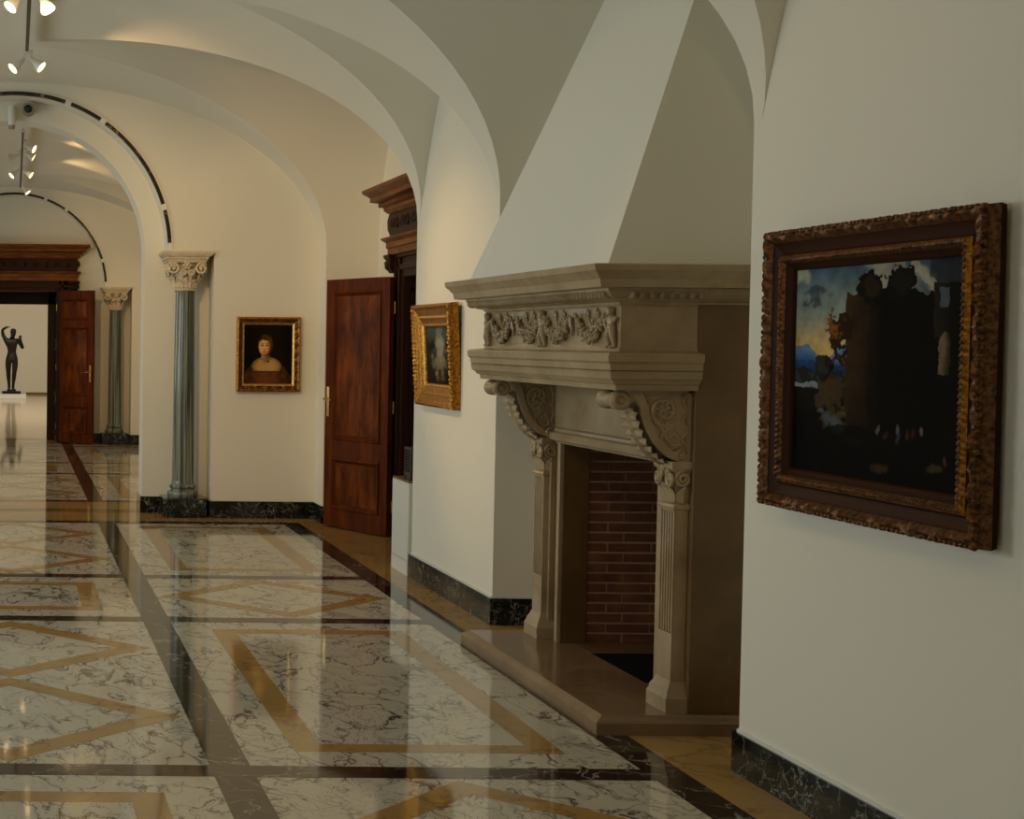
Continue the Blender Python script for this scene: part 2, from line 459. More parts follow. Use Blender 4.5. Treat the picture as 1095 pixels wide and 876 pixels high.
def floor_room(y0, y1, strips):
    frect(-NX, NX, y0, y1, 0, WM)
    for sg in (1, -1):
        a = sorted((sg * XB1, sg * NX)); frect(a[0], a[1], y0, y1, 1, GM)
        for (p, q) in ((XA0, XA1), (XB0, XB1)):
            a = sorted((sg * p, sg * q)); frect(a[0], a[1], y0, y1, 3, BM_)
    for c in strips: frect(-XB1, XB1, c - .075, c + .075, 2, BM_)
    for a, b in zip(strips, strips[1:]):
        a += .075; b -= .075
        if b - a > 2:      # long bay: oblong in the side aisles, two lozenges in the middle
            for sg in (1, -1):
                q = sorted((sg * XA1, sg * XB0)); rect_inlay(q[0], q[1], a, b)
            m_ = (a + b) / 2
            dia_inlay(-XA0, XA0, a, m_ + .02); dia_inlay(-XA0, XA0, m_ - .02, b)
        else:
            for sg in (1, -1):
                q = sorted((sg * XA1, sg * XB0)); dia_inlay(q[0], q[1], a, b)
            rect_inlay(-XA0, XA0, a, b)
S1 = [-3.72, -.63, .97, 4.09, 5.686, 8.785, 10.385, 13.47]
floor_room(-3.8, 13.55, S1)
floor_room(15.2, 23.80, [15.22, 18.3, 19.9, 22.98, 24.6])
# thresholds of the arch: golden slabs with thin dark lines
frect(-3.2, 3.2, 13.545, 15.2, 1, GM)
for (a, b) in ((13.40, 13.55), (14.26, 14.30), (14.40, 14.47), (15.14, 15.22)): frect(-XB1, XB1, a, b, 4, BM_)
frect(-1.8, 1.8, 23.42, 24.55, 2, GM)
FL.build('floor', ['white_marble', 'gold_marble', 'brown_marble'], recalc=False, kind='structure')

# ---- bright hall beyond the far door
mb = MB(); mb.box(-7, 7, YG, 46.0, -.05, 0.0); mb.build('floor_hall', 'hall_floor', kind='structure')
mb = MB(); mb.quad((-7, 44.2, 0), (7, 44.2, 0), (7, 44.2, 6), (-7, 44.2, 6))
mb.quad((-7, YG, 0), (-7, 44.2, 0), (-7, 44.2, 6), (-7, YG, 6)); mb.quad((7, YG, 0), (7, 44.2, 0), (7, 44.2, 6), (7, YG, 6))
mb.quad((-7, YG + .001, 2.42), (7, YG + .001, 2.42), (7, YG + .001, 6), (-7, YG + .001, 6))
for sg in (1, -1): mb.quad((sg * .72, YG + .001, 0), (sg * 7, YG + .001, 0), (sg * 7, YG + .001, 2.42), (sg * .72, YG + .001, 2.42))
mb.build('wall_hall', 'plaster', kind='structure')
mb = MB(); mb.quad((-7, YG, 6), (7, YG, 6), (7, 44.2, 6), (-7, 44.2, 6)); mb.build('ceiling_hall', 'plaster', kind='structure')
mb = MB(); mb.box(-7, 7, 44.17, 44.2, 0, .06); mb.build('baseboard_hall', 'tan_stone', kind='structure')

# ------------------------------------------------------------------ ornament helpers
def spiral(ca, cc, b, r0, r1, turns, n=30, start=0.0, sgn=1):
    P = []
    for i in range(n + 1):
        t_ = i / n; r = r0 + (r1 - r0) * t_; a = start + sgn * 2 * pi * turns * t_
        P.append((ca + r * cos(a), b, cc + r * sin(a)))
    return P
def leaf(mb, base, up, out, side, h, w, curl=.35, mi=0, lobes=4, thick=.006):
    """acanthus-like leaf: a lobed, ribbed, tip-curled blade"""
    base, up, out, side = Vector(base), Vector(up).normalized(), Vector(out).normalized(), Vector(side).normalized()
    R = []; N = 14
    for i in range(N + 1):
        s_ = i / N
        ww = w * (.55 + .6 * sin(pi * min(1, s_ * .9 + .12))) * (1 - .75 * s_ ** 3) * (.82 + .18 * abs(sin(lobes * pi * s_)))
        c = base + up * (h * (s_ - curl * .45 * s_ ** 4)) + out * (curl * h * s_ ** 3 + .02 * h)
        row = []
        for q in (-1, -.55, 0, .55, 1):
            row.append(tuple(c + side * (q * ww / 2) + out * (thick * (1.6 if q == 0 else (.2 if abs(q) > .6 else .9)) - .02 * h * q * q)))
        R.append(row)
    mb.rings(R, mi, False, False)

# ------------------------------------------------------------------ columns
def column(x, y, label):
    root = thing('marble_column', label, 'column', 'green marble columns of the arches', (x, y, 0))
    mb = MB(); mb.box(-.195, .195, -.21, .165, 0, .175); mb.build('plinth', 'black_marble', root, bevel=.005)
    mb = MB(); mb.lathe([(.0, .175), (.135, .175), (.14, .19), (.142, .205), (.135, .222), (.115, .232), (.108, .243), (.112, .252), (.122, .262), (.122, .272), (.112, .282), (.104, .290), (.1, .30), (0, .30)], n=40)
    mb.build('base', 'column_marble', root)
    mb = MB(); prof = [(.104, .30), (.100, .315)] + [(.099 - .013 * (k / 12) ** 1.5, .33 + 1.69 * k / 12) for k in range(13)] + [(.090, 2.035), (.090, 2.05)]
    mb.lathe(prof, n=48); mb.build('shaft', 'column_marble', root)
    cap = MB()
    cap.lathe([(.094, 2.045), (.106, 2.05), (.108, 2.058), (.104, 2.068), (.092, 2.072), (.090, 2.08), (.092, 2.13), (.096, 2.18), (.108, 2.24), (.135, 2.29), (.150, 2.31), (.0, 2.312)], n=32)
    for (h, c0, c1) in ((.165, 2.298, 2.308), (.176, 2.308, 2.322), (.190, 2.330, 2.348), (.206, 2.350, 2.362), (.222, 2.362, 2.376), (.230, 2.376, 2.395)):
        cap.box(-h, h, -h, h - .02, c0, c1)
    cap.box(-.178, .178, -.178, .16, 2.32, 2.332)
    for i in range(12):
        a = -.176 + .352 * i / 11
        cap.box(a - .009, a + .009, -.200, -.17, 2.328, 2.347); cap.box(-.200, -.17, a - .009, a + .009, 2.328, 2.347)
    for k in range(4):
        a = k * pi / 2
        out = Vector((cos(a), sin(a), 0)); sd = Vector((-sin(a), cos(a), 0)); Z = Vector((0, 0, 1))
        for sg in (-1, 1):
            # large volute under each corner of the abacus, its stalk rising from the leaves
            P = [tuple(out * (.098 + .05 * q) + sd * (sg * (.03 + .07 * q * q)) + Z * (2.12 + .155 * q)) for q in (0, .35, .7, .95)]
            for i in range(40):
                q = i / 39; r = .052 * (1 - q) + .004; g = pi / 2 + .6 - sg * 0 + 0
                ang = 2.3 - 4.6 * pi * q * .78
                P.append(tuple(out * (.160 + .012 * q) + sd * (sg * (.128 - r * cos(ang) * 1.0)) + Z * (2.243 + r * sin(ang))))
            cap.tube(P, [.013] * 4 + [.0125 - .006 * i / 39 for i in range(40)], 8)
            cap.ball(tuple(out * .172 + sd * (sg * .128) + Z * 2.243), (.013, .013, .013))
            # small inner scrolls meeting under the flower
            P = []
            for i in range(26):
                q = i / 25; r = .030 * (1 - q) + .003; ang = 2.6 + 3.4 * pi * q
                P.append(tuple(out * .150 + sd * (sg * (.040 + r * cos(ang))) + Z * (2.212 + r * sin(ang))))
            cap.tube(P, .0085, 7)
        # flower boss
        cap.ball(tuple(out * .165 + Z * 2.272), .018)
        for q in range(6):
            g = q * pi / 3
            cap.ball(tuple(out * .160 + sd * (.027 * cos(g)) + Z * (2.272 + .027 * sin(g))), .014, 8, 5)
        leaf(cap, tuple(out * .092 + Z * 2.074), (0, 0, 1), tuple(out), tuple(sd), .125, .075, .55, thick=.012)
    for tier, (n_, z_, h_, w_) in enumerate(((10, 2.072, .070, .052), (10, 2.074, .105, .050))):
        for k in range(n_):
            a = 2 * pi * (k + .5 * tier) / n_
            out = Vector((cos(a), sin(a), 0)); sd = Vector((-sin(a), cos(a), 0))
            leaf(cap, tuple(out * (.094 + .003 * (1 - tier)) + Vector((0, 0, z_))), (0, 0, 1), tuple(out), tuple(sd), h_, w_, .62, thick=.011)
            for q in (-1, 1): cap.ball(tuple(out * (.102 + .25 * h_ * .5) + sd * (q * w_ * .42) + Vector((0, 0, z_ + h_ * .62))), (.008, .008, .012), 8, 5)
    cap.build('capital', 'capital_stone', root, recalc=False)
    return root
column(1.56, 14.05, 'green marble column with carved cream capital beside the lady portrait, under the near arch')
column(1.56, 23.62, 'green marble column under the far arch, right of the far open door leaf')

# ------------------------------------------------------------------ fireplace
FP = thing('stone_fireplace', 'carved stone fireplace with brick firebox and tall tapering white hood in the wall niche', 'fireplace', None, (WX, FY, 0))
BX = 2.80 - WX                       # body front plane, in local x
def FT(b0):                          # local a along the wall, b outwards from plane x = b0 (world), c up - in the fireplace's own space
    return lambda a, b, c: (b0 - WX - b, a, c)
BODY = 2.80; YH = .89                # half width of the body
HZ = .078
# hearth slab
mb = MB(FT(3.18))
mb.mold3([(.030, 0), (.030, .050), (.024, .060), (.004, .070), (-.002, HZ)], .925, 3.18 - 2.43, 0.0)
mb.build('hearth', 'hearth_stone', FP, angle=25)
# body: plain panels round the opening
OW0, OH = .592, 1.10                 # half width / height of the opening
mb = MB(FT(3.19))
d0 = 3.19 - BODY
for sg in (-1, 1):
    a = sorted((sg * OW0, sg * YH)); mb.box(a[0], a[1], d0 - .13, d0, HZ, 1.9)
    a = sorted((sg * .74, sg * YH)); mb.box(a[0], a[1], 0, d0 - .13, HZ, 1.9)
mb.box(-OW0, OW0, d0 - .13, d0, OH, 1.9)
mb.build('surround', 'tan_stone', FP, bevel=.003)
# lintel panel between the corbels and stepped jamb strips
mb = MB(FT(BODY))
mb.box(-.70, .70, 0, .012, 1.17, 1.42)
for sg in (-1, 1):
    for (p, q, t_) in ((.70, .735, .03), (.592, .632, .022)):
        a = sorted((sg * p, sg * q)); mb.box(a[0], a[1], 0, t_, HZ, 1.42 if p > .65 else 1.12)
mb.build('lintel_panel', 'limestone', FP, bevel=.003)
mb = MB(FT(BODY))
def stripprof(prof, a0, a1):
    R = [[(a, b, c) for b, c in prof] for a in (a0, a1)]
    mb.rings(R)
stripprof([(0, 1.095), (.02, 1.095), (.026, 1.105), (.05, 1.112), (.058, 1.13), (.05, 1.148), (.03, 1.155), (.028, 1.168), (.014, 1.175), (0, 1.178)], -.66, .66)
mb.build('lintel_moulding', 'limestone', FP, angle=40)
# firebox: floor, brick sides and back, ash pit
fx0, fx1 = BODY - .01, 3.75
mb = MB(lambda a, b, c: (b - WX, a, c))
mb.box(-.75, .75, 2.90, 3.76, HZ - .06, HZ - .05, 1)
mb.box(.33, .70, 2.86, 3.70, HZ - .05, HZ + .001, 0); mb.box(-.70, -.33, 2.86, 3.70, HZ - .05, HZ + .001, 0); mb.box(-.33, .33, 2.86, 3.6, HZ - .05, HZ + .0012, 1)
mb.build('firebox_floor', ['tan_stone', 'black'], FP)
bk = MB(lambda a, b, c: (b - WX, a, c))
for sg in (-1, 1):
    a = sorted((sg * .70, sg * .606))
    bk.box(a[0], a[1], 2.925, 3.72, HZ, 1.28, 1)
    rows = 22
    for r in range(rows):
        z0 = HZ + .004 + r * .0515
        x = 2.925 - (.111 if r % 2 else .03); 
        while x < 3.72:
            xa, xb = max(2.925, x), min(3.71, x + .212)
            if xb - xa > .02:
                j = random.uniform(-.002, .003)
                q = sorted((sg * .62, sg * (.598 - j))); bk.box(q[0], q[1], xa, xb, z0, z0 + .0405, 0)
            x += .223
bk.box(-.70, .70, 3.70, 3.74, HZ, 1.28, 1)
for r in range(22):
    z0 = HZ + .004 + r * .0515; a = -.70 + (.111 if r % 2 else 0)
    while a < .69:
        q = min(.69, a + .214); bk.box(max(a, -.69), q, 3.688, 3.705, z0, z0 + .0405, 0); a += .223
bk.box(-.70, .70, 2.95, 3.74, 1.26, 1.28, 1)
bk.build('firebox_lining', ['brick', 'mortar'], FP, bevel=0)
# pilasters with capital and moulded base
def pilaster(sg):
    ac = sg * .785
    T = lambda a, b, c: (BODY - WX - b, ac + a, c)
    mb = MB(T); w = .068
    mb.box(-w, w, 0, .052, HZ, .92)
    # flutes: raised fillets round five sunk channels in the upper two thirds
    for i in range(6):
        a = -w + .006 + i * (2 * w - .012) / 5
        mb.box(a - .0055, a + .0055, .052, .060, .40, .915)
    mb.box(-w, w, .052, .060, HZ, .40); mb.box(-w, w, .052, .060, .905, .92)
    p = mb.build('pilaster', 'limestone', FP, bevel=.002)
    mb = MB(T)
    mb.mold3([(.030, HZ), (.030, .135), (.022, .150), (.020, .165), (.008, .185), (.004, .20), (-.002, .205)], w, .060)
    mb.build('pilaster_base', 'limestone', p, angle=25)
    cp = MB(T)
    cp.mold3([(-.002, .915), (.008, .918), (.012, .928), (.006, .938), (-.004, .944), (-.002, 1.00), (.004, 1.06), (.010, 1.075), (.022, 1.085), (.026, 1.095), (.026, 1.118)], w, .056)
    for s2 in (-1, 1):
        P = spiral(s2 * .058, 1.045, .075, .036, .004, 1.9, 30, start=pi / 2, sgn=s2)
        cp.tube(P, .0085, 7)
        cp.ball((s2 * .058, .075, 1.045), .011)
        P = [(q[1] - .075 + s2 * (w + .012), .03 + q[0] - s2 * .058, q[2]) for q in spiral(s2 * .058, 1.045, .075, .034, .004, 1.9, 30, start=pi / 2, sgn=s2)]
        cp.tube(P, .008, 7)
        leaf(cp, (s2 * .04, .056, .945), (0, 0, 1), (0, 1, 0), (1, 0, 0), .085, .06, .35)
        leaf(cp, (s2 * (w + .0), .028, .945), (0, 0, 1), (s2, 0, 0), (0, 1, 0), .08, .055, .35)
    leaf(cp, (0, .058, .945), (0, 0, 1), (0, 1, 0), (1, 0, 0), .11, .06, .4)
    cp.ball((0, .078, 1.088), (.02, .014, .02))
    for q in (-1, 1):
        cp.ball((q * .025, .072, 1.066), (.014, .012, .02))
    cp.build('pilaster_capital', 'limestone', p, recalc=False)
pilaster(-1); pilaster(1)

# corbels: S-scroll consoles
def corbel(sg):
    ac = sg * .775
    T = lambda a, b, c: (BODY - WX - b, ac + a, c)
    w = .082
    out = [(.300, 1.420), (.268, 1.418), (.238, 1.395), (.212, 1.345), (.197, 1.290), (.178, 1.238), (.150, 1.190), (.112, 1.152), (.072, 1.128), (.03, 1.117), (0, 1.117)]
    # smooth the outline
    S = []
    for i in range(len(out) - 1):
        p0 = out[max(0, i - 1)]; p1 = out[i]; p2 = out[i + 1]; p3 = out[min(len(out) - 1, i + 2)]
        for k in range(6):
            t_ = k / 6
            S.append(tuple(.5 * (2 * p1[j] + (p2[j] - p0[j]) * t_ + (2 * p0[j] - 5 * p1[j] + 4 * p2[j] - p3[j]) * t_ ** 2 + (3 * p1[j] - p0[j] - 3 * p2[j] + p3[j]) * t_ ** 3) for j in (0, 1)))
    S.append(out[-1])
    mb = MB(T)
    f = lambda u, v, d: (d, u, v)
    mb.prism(S + [(0, 1.42)], f, -w + .012, w - .012)
    # raised borders on both cheeks
    for s2 in (-1, 1):
        R = []
        for i, (u, v) in enumerate(S):
            u2, v2 = S[min(i + 1, len(S) - 1)]; u0, v0 = S[max(i - 1, 0)]
            d = Vector((u2 - u0, v2 - v0)).normalized(); nx, ny = d.y, -d.x
            g = .030
            ui, vi = u - nx * -0 - abs(ny) * 0, v
            inn = (u + (-nx if nx > 0 else nx) * g * 1.0, v + g * abs(ny))
            a0, a1 = s2 * (w - .014), s2 * (w + .004)
            R.append([(a0, u + .002, v - .002), (a1, u + .002, v - .002), (a1, inn[0], inn[1]), (a0, inn[0], inn[1])])
        mb.rings(R)
        a = sorted((s2 * (w - .014), s2 * (w + .002))); mb.box(a[0], a[1], 0, .014, 1.12, 1.42); mb.box(a[0], a[1], 0, .25, 1.40, 1.42)
    # front roll of the scroll and foot roll
    prof = [(0.0, -w - .014), (.012, -w - .014), (.016, -w - .006), (.030, -w - .012), (.041, -w - .004), (.041, -w + .035), (.032, -w + .05), (.030, 0), (.032, w - .05), (.041, w - .035), (.041, w + .004), (.030, w + .012), (.016, w + .006), (.012, w + .014), (0, w + .014)]
    R = [[(z, .292 + r * cos(2 * pi * k / 22), 1.369 + r * sin(2 * pi * k / 22)) for k in range(22)] for r, z in prof if r > 0]
    mb.rings(R)
    R = [[(z * .97, .040 + r * .6 * cos(2 * pi * k / 18), 1.146 + r * .6 * sin(2 * pi * k / 18)) for k in range(18)] for r, z in prof if r > 0]
    mb.rings(R)
    c_ = mb.build('corbel', 'limestone', FP, angle=40, bevel=.002)
    # acanthus leaf down the front
    lf = MB(T); R = []
    idx = [i for i, (u, v) in enumerate(S) if v < 1.36]
    for n_ in range(len(idx) * 4 - 3):
        i = idx[n_ // 4]; fr = (n_ % 4) / 4
        u, v = [S[i][j] + (S[min(i + 1, len(S) - 1)][j] - S[i][j]) * fr for j in (0, 1)]; u2, v2 = S[min(i + 1, len(S) - 1)]; u0, v0 = S[max(i - 1, 0)]
        d = Vector((u2 - u0, v2 - v0)).normalized(); nx, ny = -d.y, d.x
        if nx < 0: nx, ny = -nx, -ny
        s_ = n_ / max(1, len(idx) * 4 - 4)
        ww = (w + .004) * (.62 + .38 * sin(pi * min(1, s_ + .2))) * (.80 + .20 * abs(sin(11 * pi * s_)))
        row = []
        for q in (-1, -.6, -.18, 0, .18, .6, 1):
            h_ = .010 + .016 * (1 - abs(q)) + (.010 if abs(q) < .1 else 0) + .020 * abs(sin(11 * pi * s_)) * abs(q)
            row.append((q * ww, u + abs(nx) * h_, v - abs(ny) * h_))
        R.append(row)
    lf.rings(R, 0, False, False)
    lf.build('corbel_leaf', 'limestone', c_, recalc=False)
    # scrolling relief on both cheeks
    for s2 in (-1, 1):
        rl = MB(T)
        a = s2 * (w - .010)
        def sp2(cu, cv, r0, turns, st, sg2, rr):
            rl.tube([(a, cu + (r0 * (1 - i / 34) + .004) * cos(st + sg2 * 2 * pi * turns * i / 34), cv + (r0 * (1 - i / 34) + .004) * sin(st + sg2 * 2 * pi * turns * i / 34)) for i in range(34)], [rr * (1 - .5 * i / 34) for i in range(34)], 7)
        sp2(.105, 1.325, .062, 1.8, -2.2, 1, .011); sp2(.075, 1.205, .046, 1.7, 1.7, -1, .009); sp2(.190, 1.365, .026, 1.6, .4, -1, .007); sp2(.030, 1.39, .018, 1.3, .4, 1, .006)
        rl.tube([(a, .02 + .012 * sin(i * .8), 1.385 - .010 * i) for i in range(24)], .007, 6)
        rl.tube([(a, .17 - .011 * i, 1.30 - .011 * i + .02 * sin(i * .6)) for i in range(13)], .008, 6)
        for i in range(16):
            g = i * 2.4; r = .016 + .0026 * i
            rl.ball((a, .105 + r * cos(g), 1.325 + r * sin(g)), (.008, .013, .009), 8, 5, rot=Matrix.Rotation(g, 3, 'X'))
        for i in range(9):
            g = i * 1.1
            rl.ball((a, .085 + .035 * cos(g), 1.205 + .035 * sin(g)), (.007, .012, .007), 8, 5, rot=Matrix.Rotation(g, 3, 'X'))
        rl.build('corbel_relief', 'limestone', c_, recalc=False)
corbel(-1); corbel(1)

# entablature: architrave, frieze and cornice
XF = 2.475; HWF = .905
T = FT(BODY); BF = BODY - XF
mb = MB(T)
mb.mold3([(.010, 1.412), (.014, 1.434), (.026, 1.438), (.034, 1.452), (.046, 1.460), (.050, 1.486), (.052, 1.489), (.045, 1.492), (.052, 1.495), (.054, 1.520), (.064, 1.530), (.066, 1.556), (.060, 1.564), (.0, 1.572)], HWF, BF)
mb.build('architrave', 'limestone', FP, angle=28)
mb = MB(T)
mb.mold3([(-.002, 1.568), (-.002, 1.574), (-.010, 1.592), (-.012, 1.60), (-.012, 1.755), (-.004, 1.762), (-.002, 1.768)], HWF, BF, .0)
mb.build('frieze', 'limestone', FP, angle=28)
mb = MB(T)
mb.mold3([(0, 1.764), (.004, 1.772), (.030, 1.778), (.044, 1.790), (.060, 1.800), (.074, 1.815), (.076, 1.826), (.124, 1.830), (.130, 1.862), (.138, 1.868), (.146, 1.880), (.162, 1.895), (.166, 1.918), (.160, 1.922), (.15, 1.922)], HWF, BF, -.36)
n = 46
for i in range(n):     # gadrooned ogee along the front and the two returns
    a = -HWF - .04 + (2 * HWF + .08) * (i + .5) / n
    mb.ball((a, BF + .056, 1.803), (.014, .030, .022), 8, 6)
for s2 in (-1, 1):
    for i in range(8):
        b = .02 + i * .04
        mb.ball((s2 * (HWF + .056), b, 1.803), (.030, .014, .022), 8, 6)
mb.build('cornice', 'limestone', FP, angle=28)
# frieze relief: putti, festoons and fluttering ribbons
def putto(ac, name_par, flip=1, s_=1.0):
    mb = MB(lambda a, b, c: T(ac + flip * a * s_, BF - .012 + b, 1.585 + c * s_))
    mb.ball((.006, .018, .148), (.017, .018, .020), 12, 8)           # head
    mb.ball((.006, .018, .158), (.019, .019, .014), 10, 6)           # curls
    mb.ball((0, .014, .106), (.023, .018, .032), 12, 8)              # chest
    mb.ball((-.002, .015, .082), (.022, .019, .024), 12, 8)          # belly
    mb.tube([(-.010, .014, .078), (-.022, .018, .045), (-.024, .012, .022), (-.030, .012, .003)], [.016, .013, .010, .008], 9)
    mb.tube([(.010, .014, .078), (.022, .022, .048), (.020, .014, .022), (.024, .016, .003)], [.016, .013, .010, .008], 9)
    mb.ball((-.017, .02, .004), (.013, .012, .006), 8, 5); mb.ball((.025, .02, .004), (.013, .012, .006), 8, 5)
    mb.tube([(-.020, .014, .122), (-.036, .016, .112), (-.048, .014, .128)], [.010, .0085, .007], 8)
    mb.tube([(.020, .014, .122), (.036, .018, .114), (.050, .014, .130)], [.010, .0085, .007], 8)
    mb.build('putto', 'limestone', name_par, recalc=False)
FRZ = [c for c in FP.children if c.name.startswith('frieze')][0]
def festoon(a0, a1):
    mb = MB(lambda a, b, c: T(a, BF - .012 + b, c))
    rnd = random.Random(int(a0 * 1000) + 5)
    n = 17
    for i in range(n):
        t_ = i / (n - 1); a = a0 + (a1 - a0) * t_; sag = 1 - (2 * t_ - 1) ** 2
        c = 1.712 - .082 * sag; th = .014 + .016 * sag
        for k in range(4 + int(4 * sag)):
            r = .0065 + .005 * rnd.random()
            mb.ball((a + rnd.uniform(-.008, .008), .012 + .012 * rnd.random(), c + rnd.uniform(-th, th)), r, 8, 5)
    # knot and hanging ends
    for a, s2 in ((a0, 1), (a1, -1)):
        mb.tube([(a, .012, 1.715), (a - s2 * .006, .014, 1.69), (a - s2 * .014, .010, 1.665), (a - s2 * .010, .008, 1.635)], [.013, .009, .008, .004], 8)
    # ribbon curls above
    m_ = (a0 + a1) / 2
    for s2 in (-1, 1):
        mb.tube(spiral(m_ + s2 * .060, 1.728, .008, .021, .004, 1.4, 22, start=pi / 2, sgn=s2), .005, 6)
        mb.tube([(m_ + s2 * .04, .008, 1.715), (m_ + s2 * .02, .012, 1.700), (m_ + s2 * .012, .008, 1.68)], .005, 6)
    mb.build('garland', 'limestone', FRZ, recalc=False)
for k in range(4):
    a0 = -.80 + k * .40
    festoon(a0 + .045, a0 + .355)
for a in (-.83, 0, .83): putto(a, FRZ, 1 if a <= 0 else -1)

# plaster hood, tapering up to the vault
def hood_at(z):
    d = z - 1.92
    return 2.405 + .393 * d, .955 - .247 * d
mb = MB(lambda a, b, c: (b - WX, a, c)); R = []
for z in (1.915, 2.8, 3.62):
    x, h = hood_at(z)
    R.append([(-h, x, z), (h, x, z), (h, 3.185, z), (-h, 3.185, z)])
mb.rings(R)
mb.build('chimney_hood', 'plaster', FP, angle=20, label='tall tapering white plaster hood')

# ------------------------------------------------------------------ picture frames
def sweep_frame(mb, w, h, prof, mats, n=60, disp=None):
    """mitred frame in the local a-c plane, centred on 0; prof = (inset, b)"""
    cor = [(-1, -1), (1, -1), (1, 1), (-1, 1)]
    for k in range(4):
        c0, c1 = cor[k], cor[(k + 1) % 4]
        R = []
        for i in range(n + 1):
            t_ = i / n; row = []
            for j, (ins, b) in enumerate(prof):
                p0 = (c0[0] * (w / 2 - ins), c0[1] * (h / 2 - ins)); p1 = (c1[0] * (w / 2 - ins), c1[1] * (h / 2 - ins))
                a, c = p0[0] + (p1[0] - p0[0]) * t_, p0[1] + (p1[1] - p0[1]) * t_
                db = disp(j, a, c, k) if disp else 0
                row.append((a, b + db, c))
            R.append(row)
        m_ = len(prof); vs = [p for r in R for p in r]
        for j in range(m_ - 1):
            fs = [(i * m_ + j, i * m_ + j + 1, (i + 1) * m_ + j + 1, (i + 1) * m_ + j) for i in range(n)]
            mb.add(vs if j == 0 else [], [], 0)
            o = len(mb.v) - len(vs)
            for f in fs: mb.f.append([o + q for q in f]); mb.mi.append(mats[j])

def canvas(name, w, h, T, fn, parent, nx=150, ny=150):
    vs = []; cols = []
    for j in range(ny + 1):
        for i in range(nx + 1):
            u, v = i / nx, j / ny
            vs.append(T((u - .5) * w, .004, (v - .5) * h)); cols.append(fn(u, v))
    fs = [(j * (nx + 1) + i, j * (nx + 1) + i + 1, (j + 1) * (nx + 1) + i + 1, (j + 1) * (nx + 1) + i) for j in range(ny) for i in range(nx)]
    # a stretched canvas has depth: sides and back
    b = len(vs)
    for (a, c) in ((-1, -1), (1, -1), (1, 1), (-1, 1)): vs.append(T(a * w / 2, -.014, c * h / 2)); cols.append((.2, .17, .12))
    c4 = [0, nx, (ny + 1) * (nx + 1) - 1, ny * (nx + 1)]
    for k in range(4): fs.append((c4[k], c4[(k + 1) % 4], b + (k + 1) % 4, b + k))
    fs.append((b, b + 3, b + 2, b + 1))
    me = bpy.data.meshes.new(name); me.from_pydata(vs, [], fs)
    at = me.color_attributes.new('Col', 'FLOAT_COLOR', 'POINT')
    for i, c in enumerate(cols): at.data[i].color = (c[0], c[1], c[2], 1)
    me.materials.append(M['paint'])
    o = bpy.data.objects.new(name, me); COL.objects.link(o); o.parent = parent
    return o

def lerp(a, b, t_): return tuple(a[i] + (b[i] - a[i]) * t_ for i in range(3))
def sm(e0, e1, x):
    t_ = min(1, max(0, (x - e0) / (e1 - e0))); return t_ * t_ * (3 - 2 * t_)
def S3(r, g, b): return srgb(r, g, b)[:3]
def fbm(x, y, s_=0.0, o=4): return noise.fractal(Vector((x, y, s_)), 1.0, 2.0, o)

